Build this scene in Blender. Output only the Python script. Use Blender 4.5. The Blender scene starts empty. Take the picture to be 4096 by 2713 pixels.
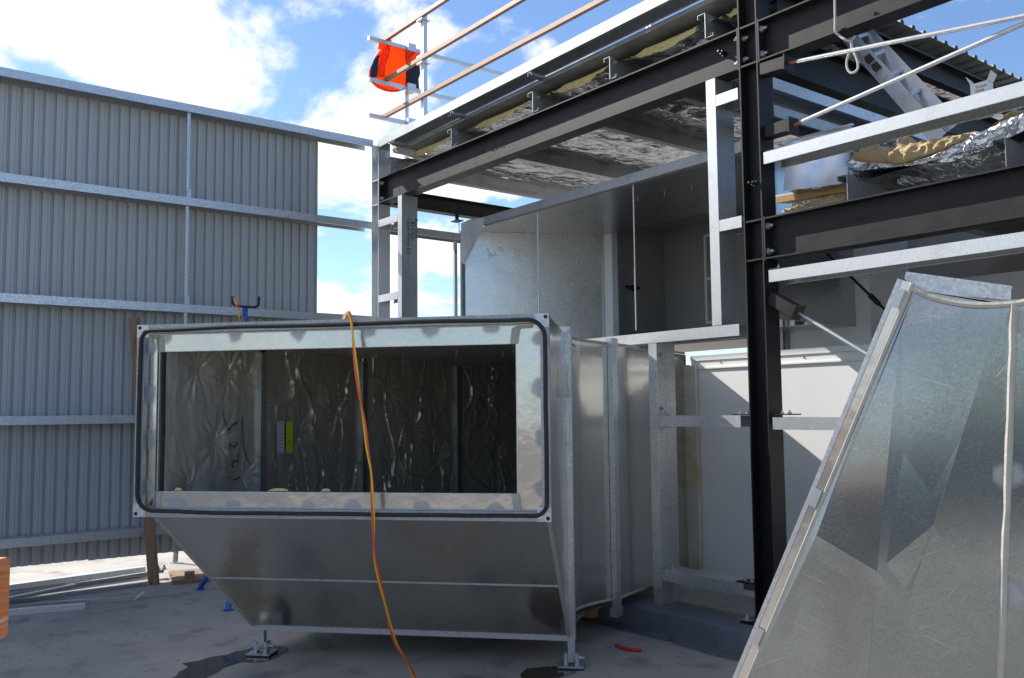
import bpy, bmesh, math, random
from mathutils import Vector, Matrix, noise, Euler
from mathutils.geometry import delaunay_2d_cdt
random.seed(7)
V = Vector
scene = bpy.context.scene
COL = scene.collection

# ------------------------------------------------------------------ camera
EYE = V((0, 0, 1.6))
YAW, PITCH, ROLL = math.radians(52.184), math.radians(4.467), math.radians(-0.563)
FWD = V((-math.sin(YAW)*math.cos(PITCH), math.cos(YAW)*math.cos(PITCH), math.sin(PITCH)))
_r = V((math.cos(YAW), math.sin(YAW), 0)); _u = _r.cross(FWD)
RGT = _r*math.cos(ROLL) + _u*math.sin(ROLL); UPV = RGT.cross(FWD)
FPX = 3630.4*2368/4096
cam_d = bpy.data.cameras.new('camera'); cam_d.sensor_width = 36; cam_d.lens = 36*3630.4/4096
cam_d.clip_end = 3000; cam_d.clip_start = 0.05
cam = bpy.data.objects.new('camera', cam_d); COL.objects.link(cam)
cam.matrix_world = Matrix((( RGT.x, UPV.x, -FWD.x, EYE.x), (RGT.y, UPV.y, -FWD.y, EYE.y), (RGT.z, UPV.z, -FWD.z, EYE.z), (0, 0, 0, 1)))
scene.camera = cam

def at(x, y, axis, val):
    """where the survey ray through photo point x, y meets the real plane axis = val"""
    d = RGT*((x-1184)/FPX) - UPV*((y-784.2)/FPX) + FWD
    i = 'xyz'.index(axis)
    return EYE + d*((val-EYE[i])/d[i])

# ------------------------------------------------------------------ light, sky, exposure
SUN = V((1, .38, -.78)).normalized()
ELEV = math.asin(-SUN.z)
sd = bpy.data.lights.new('sun', 'SUN'); sd.energy = 5.0; sd.angle = math.radians(.53); sd.color = (1, .955, .88)
so = bpy.data.objects.new('sun', sd); COL.objects.link(so); so.location = (-30, -12, 30)
so.rotation_euler = SUN.to_track_quat('-Z', 'Y').to_euler()
w = bpy.data.worlds.new('World'); scene.world = w; w.use_nodes = True
nt = w.node_tree; nt.nodes.clear()
def wn(t, **k):
    n = nt.nodes.new(t)
    for a, b in k.items(): setattr(n, a, b)
    return n
L = nt.links.new
out = wn('ShaderNodeOutputWorld'); bg = wn('ShaderNodeBackground'); bg.inputs['Strength'].default_value = .10
sky = wn('ShaderNodeTexSky', sky_type='NISHITA', sun_disc=False, sun_elevation=ELEV, sun_rotation=math.atan2(-SUN.x, -SUN.y) % (2*math.pi))
sky.air_density = 1.0; sky.dust_density = .15; sky.ozone_density = 2.2
tc = wn('ShaderNodeTexCoord'); sep = wn('ShaderNodeSeparateXYZ'); L(tc.outputs['Generated'], sep.inputs[0])
def M_(op, a, b=None, clamp=False):
    n = wn('ShaderNodeMath', operation=op, use_clamp=clamp)
    for i, x in enumerate((a, b)):
        if x is None: continue
        if isinstance(x, (int, float)): n.inputs[i].default_value = x
        else: L(x, n.inputs[i])
    return n.outputs[0]
den = M_('ADD', M_('MAXIMUM', sep.outputs['Z'], 0.0), .32)
cx = M_('DIVIDE', sep.outputs['X'], den); cy = M_('DIVIDE', sep.outputs['Y'], den)
cmb = wn('ShaderNodeCombineXYZ'); L(cx, cmb.inputs[0]); L(cy, cmb.inputs[1]); cmb.inputs[2].default_value = 14.6
n1 = wn('ShaderNodeTexNoise'); n1.inputs['Scale'].default_value = 2.5; n1.inputs['Detail'].default_value = 10; n1.inputs['Roughness'].default_value = .58; n1.inputs['Distortion'].default_value = .25
L(cmb.outputs[0], n1.inputs['Vector'])
n2 = wn('ShaderNodeTexNoise'); n2.inputs['Scale'].default_value = .9; n2.inputs['Detail'].default_value = 3
cm2 = wn('ShaderNodeVectorMath', operation='ADD'); cm2.inputs[1].default_value = (7.3, 2.1, 1.5); L(cmb.outputs[0], cm2.inputs[0]); L(cm2.outputs[0], n2.inputs['Vector'])
# cloud bank lies to the west (-X) and thins out to the north-east
grad = M_('MULTIPLY', M_('ADD', M_('MULTIPLY', sep.outputs['X'], -.75), M_('MULTIPLY', sep.outputs['Y'], -.42)), .20)
dens = M_('ADD', n1.outputs[0], grad)
mr = wn('ShaderNodeMapRange', interpolation_type='SMOOTHSTEP'); mr.inputs[1].default_value = .562; mr.inputs[2].default_value = .65
L(dens, mr.inputs[0])
shade = wn('ShaderNodeMapRange', interpolation_type='SMOOTHSTEP'); shade.inputs[1].default_value = .46; shade.inputs[2].default_value = .66; shade.inputs[3].default_value = 1.0; shade.inputs[4].default_value = .68
L(n2.outputs[0], shade.inputs[0])
cl = wn('ShaderNodeMix', data_type='RGBA', blend_type='MULTIPLY'); cl.inputs[0].default_value = 1
cl.inputs[6].default_value = (7.9, 8.0, 8.2, 1); L(shade.outputs[0], cl.inputs[7])
tint = wn('ShaderNodeMix', data_type='RGBA', blend_type='MULTIPLY'); tint.inputs[0].default_value = 1; tint.inputs[7].default_value = (1.0, 1.08, 1.22, 1); L(sky.outputs[0], tint.inputs[6])
mx = wn('ShaderNodeMix', data_type='RGBA'); L(mr.outputs[0], mx.inputs[0]); L(tint.outputs[2], mx.inputs[6]); L(cl.outputs[2], mx.inputs[7])
L(mx.outputs[2], bg.inputs['Color']); L(bg.outputs[0], out.inputs['Surface'])
vs = scene.view_settings
vs.view_transform = 'Standard'; vs.look = 'None'; vs.gamma = 1; vs.use_curve_mapping = False; vs.exposure = .68
scene.cycles.max_bounces = 8; scene.cycles.diffuse_bounces = 4; scene.cycles.glossy_bounces = 5
scene.cycles.use_denoising = True
scene.cycles.sample_clamp_indirect = 6

# ------------------------------------------------------------------ materials
MATS = {}
def mat(name, base, metal=0., rough=.5, var=None, vscale=8., vdetail=4, rvar=0., bump=None, bscale=40., bstr=.1, bdist=.01, kind='noise', stretch=None, spec=None, dirt=None, dscale=2., dlo=.5, dhi=.7, space='Object', sheen=0):
    m = bpy.data.materials.new(name); m.use_nodes = True; t = m.node_tree; N = t.nodes; b = N['Principled BSDF']
    b.inputs['Base Color'].default_value = (*base, 1); b.inputs['Metallic'].default_value = metal; b.inputs['Roughness'].default_value = rough
    if spec is not None: b.inputs['Specular IOR Level'].default_value = spec
    co = N.new('ShaderNodeTexCoord'); vec = co.outputs['Object']
    if stretch:
        mp = N.new('ShaderNodeMapping'); mp.inputs['Scale'].default_value = stretch; t.links.new(vec, mp.inputs[0]); vec = mp.outputs[0]
    fac = None
    def tex(kind, sc, det):
        if kind == 'voronoi':
            n = N.new('ShaderNodeTexVoronoi'); n.inputs['Scale'].default_value = sc; t.links.new(vec, n.inputs['Vector'])
            s = N.new('ShaderNodeSeparateColor'); t.links.new(n.outputs['Color'], s.inputs[0]); return s.outputs[0]
        n = N.new('ShaderNodeTexNoise'); n.inputs['Scale'].default_value = sc; n.inputs['Detail'].default_value = det; t.links.new(vec, n.inputs['Vector']); return n.outputs[0]
    colour = None
    if var is not None:
        fac = tex(kind, vscale, vdetail)
        cr = N.new('ShaderNodeMapRange'); cr.inputs[1].default_value = .25 if kind == 'noise' else 0; cr.inputs[2].default_value = .75 if kind == 'noise' else 1; t.links.new(fac, cr.inputs[0])
        mxn = N.new('ShaderNodeMix'); mxn.data_type = 'RGBA'; t.links.new(cr.outputs[0], mxn.inputs[0]); mxn.inputs[6].default_value = (*base, 1); mxn.inputs[7].default_value = (*var, 1)
        colour = mxn.outputs[2]
        if rvar:
            rr = N.new('ShaderNodeMapRange'); rr.inputs[3].default_value = max(.03, rough-rvar); rr.inputs[4].default_value = min(1, rough+rvar); t.links.new(cr.outputs[0], rr.inputs[0]); t.links.new(rr.outputs[0], b.inputs['Roughness'])
    if dirt is not None:
        f2 = tex('noise', dscale, 6)
        mr2 = N.new('ShaderNodeMapRange'); mr2.inputs[1].default_value = dlo; mr2.inputs[2].default_value = dhi; t.links.new(f2, mr2.inputs[0])
        m2 = N.new('ShaderNodeMix'); m2.data_type = 'RGBA'; t.links.new(mr2.outputs[0], m2.inputs[0])
        if colour: t.links.new(colour, m2.inputs[6])
        else: m2.inputs[6].default_value = (*base, 1)
        m2.inputs[7].default_value = (*dirt, 1); colour = m2.outputs[2]
    if colour: t.links.new(colour, b.inputs['Base Color'])
    if bump:
        h = tex(bump, bscale, 5)
        bn = N.new('ShaderNodeBump'); bn.inputs['Strength'].default_value = bstr; bn.inputs['Distance'].default_value = bdist; t.links.new(h, bn.inputs['Height']); t.links.new(bn.outputs[0], b.inputs['Normal'])
    MATS[name] = m; return m

GAL = mat('galvanised_steel', (.60, .62, .64), .70, .40, (.45, .47, .49), 110, rvar=.08, kind='voronoi', bump='noise', bscale=14, bstr=.10, bdist=.01, dirt=(.40, .41, .42), dscale=5, dlo=.6, dhi=.85)
GALD = mat('weathered_or_shaded_galvanised_steel', (.40, .42, .43), .70, .46, (.31, .325, .335), 120, rvar=.08, kind='voronoi', bump='noise', bscale=9, bstr=.10, dirt=(.26, .27, .28), dscale=5, dlo=.55, dhi=.8)
DUCT = mat('duct_sheet_metal', (.66, .645, .60), .95, .20, (.61, .595, .555), 60, rvar=.02, bump='noise', bscale=1.7, bstr=.22, bdist=.06, dirt=(.50, .49, .45), dscale=1.1, dlo=.45, dhi=.8)
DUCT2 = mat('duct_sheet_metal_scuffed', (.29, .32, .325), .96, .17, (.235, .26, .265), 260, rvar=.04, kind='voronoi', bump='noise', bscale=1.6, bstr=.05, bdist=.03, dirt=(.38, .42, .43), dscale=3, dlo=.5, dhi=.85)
PLEN = mat('plenum_sheet_metal', (.52, .53, .535), .97, .28, (.505, .515, .52), 60, rvar=.015, bump='noise', bscale=1.3, bstr=.2, bdist=.05)
BLACK = mat('black_primed_steel', (.0085, .0085, .011), .0, .5, (.014, .0125, .0135), 9, rvar=.08, bump='noise', bscale=90, bstr=.05, spec=.28, dirt=(.028, .026, .025), dscale=5, dlo=.62, dhi=.8)
PANEL = mat('grey_wall_sheet', (.38, .39, .388), 0, .42, (.415, .42, .415), 2, stretch=(1, 1, .25), spec=.5, dirt=(.32, .33, .33), dscale=1.5, dlo=.55, dhi=.8)
ROOFS = mat('roof_sheet_grey', (.17, .168, .155), 0, .5, (.30, .30, .28), 5)
CONC = mat('concrete_floor', (.42, .39, .355), 0, .85, (.285, .268, .25), 1.1, vdetail=10, bump='noise', bscale=45, bstr=.3, dirt=(.20, .195, .195), dscale=3.2, dlo=.54, dhi=.72)
GREYP = mat('grey_painted_concrete', (.16, .175, .205), 0, .5, (.125, .137, .165), 6, bump='noise', bscale=12, bstr=.3)
WET = mat('wet_concrete', (.06, .058, .057), 0, .10, (.085, .075, .06), 6)
WHITE_SHADED = mat('white_panel_shaded', (.30, .295, .28), 0, .45)  # same white panels, darkened so the enclosed room's shade sits in the colour
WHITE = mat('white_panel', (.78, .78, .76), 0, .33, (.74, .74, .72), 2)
FOIL = mat('shaded_aluminium_foil', (.50, .51, .52), 1, .10, (.40, .41, .42), 12, rvar=.05, bump='noise', bscale=8, bstr=.75, bdist=.08, stretch=(1, .6, 1))  # foil with the dark room it mirrors put into a lower base colour
FOILB = mat('bright_aluminium_foil', (.80, .81, .83), 1, .14, (.7, .71, .73), 12, rvar=.05, bump='noise', bscale=18, bstr=.7, bdist=.04)
FOILW = mat('wrinkled_duct_foil', (.70, .67, .60), .6, .34, (.58, .555, .49), 5, rvar=.08, bump='noise', bscale=14, bstr=.35, bdist=.02, stretch=(1.3, 1.3, .7))
WOOL = mat('yellow_glass_wool', (.62, .46, .17), 0, 1, (.74, .60, .30), 14, bump='noise', bscale=60, bstr=.9, bdist=.02)
WOOLP = mat('pale_glass_wool', (.90, .76, .44), 0, 1, (.92, .66, .40), 22, bump='noise', bscale=110, bstr=1, bdist=.03, stretch=(1, 1, 2.5))
RUBBER = mat('black_rubber', (.012, .012, .013), 0, .55)
SEAL = mat('beige_sealant', (.42, .40, .36), 0, .6, (.34, .32, .28), 22, bump='noise', bscale=40, bstr=.4)
SPOT = mat('zinc_paint', (.47, .50, .53), .25, .6)
TIMB = mat('brown_timber', (.20, .105, .055), 0, .75, (.30, .20, .13), 10, stretch=(6, 6, .6), bump='noise', bscale=20, bstr=.3, dirt=(.09, .045, .02), dscale=5, dlo=.55, dhi=.7)
PINE = mat('pine_offcut', (.52, .30, .12), 0, .7, (.42, .22, .08), 12, stretch=(5, 5, 1))
CHIP = mat('chipboard', (.45, .28, .12), 0, .8, (.58, .39, .19), 90, bump='noise', bscale=80, bstr=.4)
ORANGE = mat('orange_painted_timber', (.60, .15, .035), 0, .75, (.70, .27, .10), 22, stretch=(.5, .5, 9), bump='noise', bscale=30, bstr=.6, dirt=(.75, .62, .52), dscale=9, dlo=.6, dhi=.72)
RAILB = mat('brown_painted_rail', (.26, .12, .07), 0, .5, (.33, .17, .10), 14, stretch=(.4, 2, 2))
ALU = mat('aluminium', (.72, .73, .74), .8, .38, (.60, .61, .62), 12, dirt=(.3, .3, .3), dscale=14, dlo=.62, dhi=.8)
HIVIS = mat('hi_vis_orange_cloth', (.95, .12, .012), 0, .85, (.92, .15, .02), 20, bump='noise', bscale=9, bstr=.9, bdist=.06, stretch=(1, 1.6, .7))
def _hv():
    t = HIVIS.node_tree; b = t.nodes['Principled BSDF']; tr = t.nodes.new('ShaderNodeBsdfTranslucent'); tr.inputs[0].default_value = (1, .22, .02, 1)
    m = t.nodes.new('ShaderNodeMixShader'); m.inputs[0].default_value = .65; o = t.nodes['Material Output']
    t.links.new(b.outputs[0], m.inputs[1]); t.links.new(tr.outputs[0], m.inputs[2]); t.links.new(m.outputs[0], o.inputs['Surface'])
_hv()
NAVY = mat('navy_cloth', (.012, .020, .042), 0, .9, (.018, .028, .055), 20)
CORDY = mat('yellow_cable', (.85, .50, .02), 0, .4)
CORDR = mat('red_cable', (.75, .10, .05), 0, .4)
REDP = mat('red_plastic', (.60, .03, .02), 0, .4)
BLUE = mat('blue_painted_steel', (.015, .11, .42), 0, .4)
INK = mat('black_marker_ink', (.015, .015, .015), 0, .6)
GREEN = mat('green_marker_ink', (.03, .32, .18), 0, .6)
LABW = mat('white_label', (.55, .54, .60), 0, .5)
LABY = mat('lime_label', (.50, .66, .03), 0, .5)
FILM = mat('filmed_sheet_metal', (.72, .77, .88), .55, .16, bump='noise', bscale=1.5, bstr=.06, bdist=.05)
ROPE = mat('grey_rope', (.55, .53, .52), 0, .9, (.35, .33, .34), 220)
RUST = mat('rusty_thread', (.35, .10, .03), 0, .8)
ZINC = mat('zinc_plated_bolt', (.50, .51, .52), .85, .42)
DARK = mat('dark_interior', (.05, .05, .05), 0, .7)
CARD = mat('white_carton', (.75, .75, .74), 0, .6)
MESHM = mat('black_mesh_infill', (.012, .012, .013), 0, .6)
GLUE = mat('stained_duct_edge', (.62, .60, .56), .15, .5, (.56, .52, .42), 4, dirt=(.50, .36, .12), dscale=4, dlo=.56, dhi=.72)

def _spotmat():
    m = SPOT; t = m.node_tree; b = t.nodes['Principled BSDF']; a = t.nodes.new('ShaderNodeAttribute'); a.attribute_name = 'fade'
    p = t.nodes.new('ShaderNodeMapRange'); p.interpolation_type = 'SMOOTHSTEP'; p.inputs[1].default_value = .05; p.inputs[2].default_value = .85; p.inputs[4].default_value = .62
    t.links.new(a.outputs['Fac'], p.inputs[0]); t.links.new(p.outputs[0], b.inputs['Alpha'])
_spotmat()
def spot(parent, c, U, W, ru, rw, half=0, seed=0):
    """a dab of zinc paint with feathered rim; half: only the +W side"""
    org = V((0, 0, 0)); qq = parent
    while qq is not None: org = org + qq.location; qq = qq.parent
    n = 18; vs_, fs, fade = [V(c)-org], [], [1.0]
    for k, (r, f) in enumerate(((.45, .9), (.8, .45), (1.1, 0.))):
        for j in range(n):
            a = math.pi*(j/(n-1)) if half else 2*math.pi*j/n
            q_ = 1+.22*noise.noise(V((math.cos(a)*1.3+seed, math.sin(a)*1.3, seed*2.7)))
            vs_.append(V(c)+U*(ru*r*q_*math.cos(a))+W*(rw*r*q_*math.sin(a))-org); fade.append(f)
    m_ = n-1 if half else n
    for j in range(m_):
        b = (j+1) % n; fs.append((0, 1+j, 1+b))
        for k in range(2): fs.append((1+k*n+j, 1+(k+1)*n+j, 1+(k+1)*n+b, 1+k*n+b))
    me = bpy.data.meshes.new('zinc_paint_spot'); me.from_pydata(vs_, [], fs)
    at_ = me.attributes.new('fade', 'FLOAT', 'POINT'); at_.data.foreach_set('value', fade); me.materials.append(SPOT)
    o = bpy.data.objects.new('zinc_paint_spot', me); COL.objects.link(o); o.parent = parent; return o

def _scratch(m, lo=.70, hi=.73, amt=.5):
    t = m.node_tree; b = t.nodes['Principled BSDF']; src = b.inputs['Base Color'].links[0].from_socket; co = t.nodes.new('ShaderNodeTexCoord'); last = src
    for rot, sc in (((0, .45, 0), (3, 3, 110)), ((0, -.35, .3), (2.4, 2.4, 90)), ((0, .95, .1), (3.5, 3.5, 120))):
        m0 = t.nodes.new('ShaderNodeMapping'); m0.inputs['Rotation'].default_value = rot; t.links.new(co.outputs['Object'], m0.inputs[0]); mp = t.nodes.new('ShaderNodeMapping'); mp.inputs['Scale'].default_value = sc; t.links.new(m0.outputs[0], mp.inputs[0])
        n = t.nodes.new('ShaderNodeTexNoise'); n.inputs['Scale'].default_value = 2.2; n.inputs['Detail'].default_value = 2; t.links.new(mp.outputs[0], n.inputs['Vector'])
        r = t.nodes.new('ShaderNodeMapRange'); r.inputs[1].default_value = lo; r.inputs[2].default_value = hi; r.inputs[4].default_value = amt; t.links.new(n.outputs[0], r.inputs[0])
        x = t.nodes.new('ShaderNodeMix'); x.data_type = 'RGBA'; t.links.new(r.outputs[0], x.inputs[0]); t.links.new(last, x.inputs[6]); x.inputs[7].default_value = (.75, .77, .78, 1); last = x.outputs[2]
    t.links.new(last, b.inputs['Base Color'])
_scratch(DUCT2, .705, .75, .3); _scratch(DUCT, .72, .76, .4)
# ------------------------------------------------------------------ mesh helpers
class MB:
    def __init__(s): s.v, s.f = [], []
    def face(s, pts):
        n = len(s.v); s.v += [V(p) for p in pts]; s.f.append(tuple(range(n, n+len(pts)))); return s
    def prism(s, poly, O, U, W, E):
        O, U, W, E = V(O), V(U), V(W), V(E); n = len(s.v); k = len(poly)
        for e in (V((0, 0, 0)), E):
            for a, b in poly: s.v.append(O + U*a + W*b + e)
        s.f.append(tuple(range(n, n+k))[::-1]); s.f.append(tuple(range(n+k, n+2*k)))
        for i in range(k): s.f.append((n+i, n+(i+1) % k, n+k+(i+1) % k, n+k+i))
        return s
    def box(s, a, b):
        (x0, y0, z0), (x1, y1, z1) = a, b
        return s.prism([(x0, y0), (x1, y0), (x1, y1), (x0, y1)], (0, 0, z0), (1, 0, 0), (0, 1, 0), (0, 0, z1-z0))
    def bar(s, P, Q, wd, ht, up=(0, 0, 1)):
        P, Q = V(P), V(Q); d = (Q-P).normalized(); sd_ = d.cross(V(up)).normalized(); u = sd_.cross(d)
        return s.prism([(-wd/2, -ht/2), (wd/2, -ht/2), (wd/2, ht/2), (-wd/2, ht/2)], P, sd_, u, Q-P)
    def tube(s, pts, r, n=8, closed=False):
        pts = [V(p) for p in pts]; k = len(pts); base = len(s.v); prev = None
        for i, p in enumerate(pts):
            if closed: d = (pts[(i+1) % k]-pts[i-1])
            else: d = pts[min(i+1, k-1)]-pts[max(i-1, 0)]
            d.normalize()
            if prev is None:
                a = V((0, 0, 1)) if abs(d.z) < .9 else V((1, 0, 0)); prev = d.cross(a).normalized()
            x = (prev - d*prev.dot(d)).normalized(); prev = x; y = d.cross(x)
            rr = r[i] if isinstance(r, (list, tuple)) else r
            for j in range(n):
                t = 2*math.pi*j/n; s.v.append(p + x*(rr*math.cos(t)) + y*(rr*math.sin(t)))
        for i in range(k if closed else k-1):
            a, b = base+i*n, base+((i+1) % k)*n
            for j in range(n): s.f.append((a+j, a+(j+1) % n, b+(j+1) % n, b+j))
        if not closed:
            s.f.append(tuple(base+j for j in range(n))[::-1]); s.f.append(tuple(base+(k-1)*n+j for j in range(n)))
        return s
    def slab(s, pts, t):
        pts = [V(p) for p in pts]; nrm = (pts[1]-pts[0]).cross(pts[2]-pts[0]).normalized()*t
        n = len(s.v); k = len(pts); s.v += pts + [p+nrm for p in pts]
        s.f.append(tuple(range(n, n+k))[::-1]); s.f.append(tuple(range(n+k, n+2*k)))
        for i in range(k): s.f.append((n+i, n+(i+1) % k, n+k+(i+1) % k, n+k+i))
        return s
    def grid(s, fn, ns, nt_):
        n = len(s.v)
        for i in range(ns+1):
            for j in range(nt_+1): s.v.append(V(fn(i/ns, j/nt_)))
        for i in range(ns):
            for j in range(nt_):
                a = n+i*(nt_+1)+j; s.f.append((a, a+1, a+nt_+2, a+nt_+1))
        return s
    def outline(s, poly3, nrm, thick, cell, lump=0., seed=0, flatback=False, lscale=6):
        """a padded solid from a closed 3D outline: plump in the middle, thin at the rim"""
        poly3 = [V(p) for p in poly3]; nrm = V(nrm).normalized(); o = poly3[0]
        a = V((0, 0, 1)) if abs(nrm.z) < .9 else V((1, 0, 0)); U = a.cross(nrm).normalized(); W = nrm.cross(U)
        P2 = [V(((p-o).dot(U), (p-o).dot(W))) for p in poly3]; dep = [(p-o).dot(nrm) for p in poly3]
        ring = []
        for i in range(len(P2)):
            A, B = P2[i], P2[(i+1) % len(P2)]; m = max(1, int((B-A).length/cell))
            for j in range(m): ring.append(A.lerp(B, j/m))
        def dist(q):
            best = 9
            for i in range(len(ring)):
                A, B = ring[i], ring[(i+1) % len(ring)]; ab = B-A; t = max(0, min(1, (q-A).dot(ab)/max(ab.length_squared, 1e-9)))
                best = min(best, (A+ab*t-q).length)
            return best
        def inside(q):
            c = False; j = len(ring)-1
            for i in range(len(ring)):
                A, B = ring[i], ring[j]
                if (A.y > q.y) != (B.y > q.y) and q.x < (B.x-A.x)*(q.y-A.y)/(B.y-A.y)+A.x: c = not c
                j = i
            return c
        xs = [p.x for p in ring]; ys = [p.y for p in ring]; pts = list(ring); rnd = random.Random(seed)
        y = min(ys)+cell/2
        while y < max(ys):
            x = min(xs)+cell/2
            while x < max(xs):
                q = V((x+rnd.uniform(-.2, .2)*cell, y+rnd.uniform(-.2, .2)*cell))
                if inside(q) and dist(q) > cell*.4: pts.append(q)
                x += cell
            y += cell
        nr = len(ring)
        vo, eo, fo, *_ = delaunay_2d_cdt(pts, [(i, (i+1) % nr) for i in range(nr)], [], 1, 1e-6)
        n = len(s.v); hs = []
        for q in vo:
            d = dist(q); h = thick*min(1, math.sqrt(d/(thick*1.6+1e-6))) if d > 1e-5 else 0
            h += (lump*noise.noise(V((q.x*lscale+seed, q.y*lscale, seed*3.1))) if d > 1e-5 else 0); hs.append(h)
        for q, h in zip(vo, hs): s.v.append(o+U*q.x+W*q.y+nrm*max(h, .001))
        for q, h in zip(vo, hs): s.v.append(o+U*q.x+W*q.y-nrm*(.003 if flatback else max(h, .001)))
        m = len(vo)
        for f in fo:
            s.f.append(tuple(n+i for i in f)); s.f.append(tuple(n+m+i for i in f)[::-1])
        cnt = {}
        for f in fo:
            for i in range(len(f)):
                e = (f[i], f[(i+1) % len(f)]); cnt[tuple(sorted(e))] = cnt.get(tuple(sorted(e)), 0)+1
        for (a_, b_), c_ in cnt.items():
            if c_ == 1: s.f.append((n+a_, n+b_, n+m+b_, n+m+a_))
        return s
    def build(s, name, m, parent=None, smooth=False, label=None, cat=None, group=None, kind=None, loc=None, bevel=0, recalc=True, sharp=.7):
        org = V((0, 0, 0)); q = parent
        while q is not None: org = org + q.location; q = q.parent
        if parent is None:
            if loc is None:
                xs = [p.x for p in s.v]; ys = [p.y for p in s.v]; zs = [p.z for p in s.v]
                loc = V(((min(xs)+max(xs))/2, (min(ys)+max(ys))/2, min(zs)))
            org = V(loc)
        me = bpy.data.meshes.new(name); me.from_pydata([p-org for p in s.v], [], s.f)
        if recalc:
            b = bmesh.new(); b.from_mesh(me); bmesh.ops.recalc_face_normals(b, faces=b.faces)
            if bevel: bmesh.ops.bevel(b, geom=[e for e in b.edges], offset=bevel, segments=1, affect='EDGES', clamp_overlap=True)
            b.to_mesh(me); b.free()
        if smooth: me.shade_smooth(); me.set_sharp_from_angle(angle=sharp)
        me.materials.append(m)
        o = bpy.data.objects.new(name, me); COL.objects.link(o)
        if parent is not None: o.parent = parent
        else: o.location = org
        return tag(o, label, cat, group, kind)

def tag(o, label=None, cat=None, group=None, kind=None):
    if label: o['label'] = label
    if cat: o['category'] = cat
    if group: o['group'] = group
    if kind: o['kind'] = kind
    return o
def thing(name, label, cat, loc, group=None):
    o = bpy.data.objects.new(name, None); o.empty_display_size = .1; COL.objects.link(o); o.location = V(loc); return tag(o, label, cat, group)
def worldloc(o):
    p = V((0, 0, 0))
    while o is not None: p += o.location; o = o.parent
    return p
def inst(name, me, parent, wloc, rot=None, scale=None):
    o = bpy.data.objects.new(name, me); COL.objects.link(o); o.parent = parent; o.location = V(wloc)-worldloc(parent)
    if rot is not None: o.rotation_euler = rot
    if scale is not None: o.scale = scale
    return o
def mesh_of(mb, name, m, smooth=False):
    me = bpy.data.meshes.new(name); me.from_pydata(mb.v, [], mb.f); b = bmesh.new(); b.from_mesh(me); bmesh.ops.recalc_face_normals(b, faces=b.faces); b.to_mesh(me); b.free()
    if smooth: me.shade_smooth(); me.set_sharp_from_angle(angle=.7)
    me.materials.append(m); return me
def hexp(r): return [(r*math.cos(math.pi/3*i), r*math.sin(math.pi/3*i)) for i in range(6)]
_b = MB(); _b.prism(hexp(.021), (0, 0, 0), (0, 1, 0), (0, 0, 1), (.018, 0, 0)); _b.tube([(.018, 0, 0), (.042, 0, 0)], .0105, 10); _b.tube([(-.003, 0, 0), (0, 0, 0)], .026, 14)
BOLT = mesh_of(_b, 'bolt', ZINC)                                        # along +X
_b = MB(); _b.prism(hexp(.009), (0, 0, 0), (1, 0, 0), (0, 1, 0), (0, 0, .008)); _b.tube([(0, 0, -.001), (0, 0, .001)], .013, 10)
SCREW = mesh_of(_b, 'screw', ZINC)                                      # along +Z
R_Z = Euler((0, -math.pi/2, 0)); R_Y = Euler((0, 0, -math.pi/2)); R_NX = Euler((0, 0, math.pi))
def Ipoly(d, b, tf, tw):
    return [(-d/2, -b/2), (-d/2+tf, -b/2), (-d/2+tf, -tw/2), (d/2-tf, -tw/2), (d/2-tf, -b/2), (d/2, -b/2), (d/2, b/2), (d/2-tf, b/2), (d/2-tf, tw/2), (-d/2+tf, tw/2), (-d/2+tf, b/2), (-d/2, b/2)]
def Cpoly(W, F, l=.02, t=.003):
    return [(0, 0), (W, 0), (W, F), (W-l, F), (W-l, F-t), (W-t, F-t), (W-t, t), (t, t), (t, F-t), (l, F-t), (l, F), (0, F)]
def Upoly(W, F, t=.003):
    return [(0, 0), (W, 0), (W, F), (W-t, F), (W-t, t), (t, t), (t, F), (0, F)]
YF = 5.05; YC = YF+.076

# ------------------------------------------------------------------ ground
MB().face([(-300, -300, 0), (300, -300, 0), (300, 300, 0), (-300, 300, 0)]).build('ground', CONC, kind='structure', loc=(0, 0, 0))
MB().box((-9.0, 5.26, .004), (5, 12, .10)).build('interior_floor', CONC, kind='structure')
mb = MB(); prof = [(4.88, 0), (5.258, 0), (5.258, .15), (4.90, .152), (4.884, .142)]
mb.prism([(y, z) for y, z in prof], (-9.1, 0, 0), (0, 1, 0), (0, 0, 1), (13, 0, 0))
mb.build('kerb', GREYP, kind='structure', smooth=True)
mb = MB(); prof = [(4.855, 0), (4.879, 0), (4.879, .143), (4.90, .155), (5.2, .155), (5.2, .160), (4.90, .164), (4.868, .15), (4.856, .12)]
mb.prism(prof, (-4.06, 0, 0), (0, 1, 0), (0, 0, 1), (.62, 0, 0)); mb.build('kerb_block', GREYP, kind='structure', smooth=True)
def skirt(s, t): return (-9.0+13*s, 4.88-(.15+.05*noise.noise(V((s*30, 0, 0)))+.02*noise.noise(V((s*140, 3, 0))))*t, .004)
MB().grid(skirt, 160, 1).build('kerb_paint_strip', GREYP, kind='structure')
STAIN = mat('rust_stained_concrete', (.27, .19, .14), 0, .8, (.33, .29, .26), 14)
def puddle(pts, name='wet_patch', m=WET):
    P = [at(x, y, 'z', .003) for x, y in pts]
    ring = []
    for i in range(len(P)):
        A, B = P[i], P[(i+1) % len(P)]
        for j in range(6):
            q = A.lerp(B, j/6); q = q+V((noise.noise(q*9), noise.noise(q*9+V((5, 5, 5))), 0))*.03; ring.append(q)
    MB().face(ring).build(name, m, kind='structure')
puddle([(655, 1494), (668, 1506), (640, 1520), (600, 1532), (555, 1530), (520, 1545), (470, 1570), (395, 1570), (430, 1545), (420, 1535), (470, 1525), (540, 1510), (580, 1500), (610, 1490)])
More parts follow.
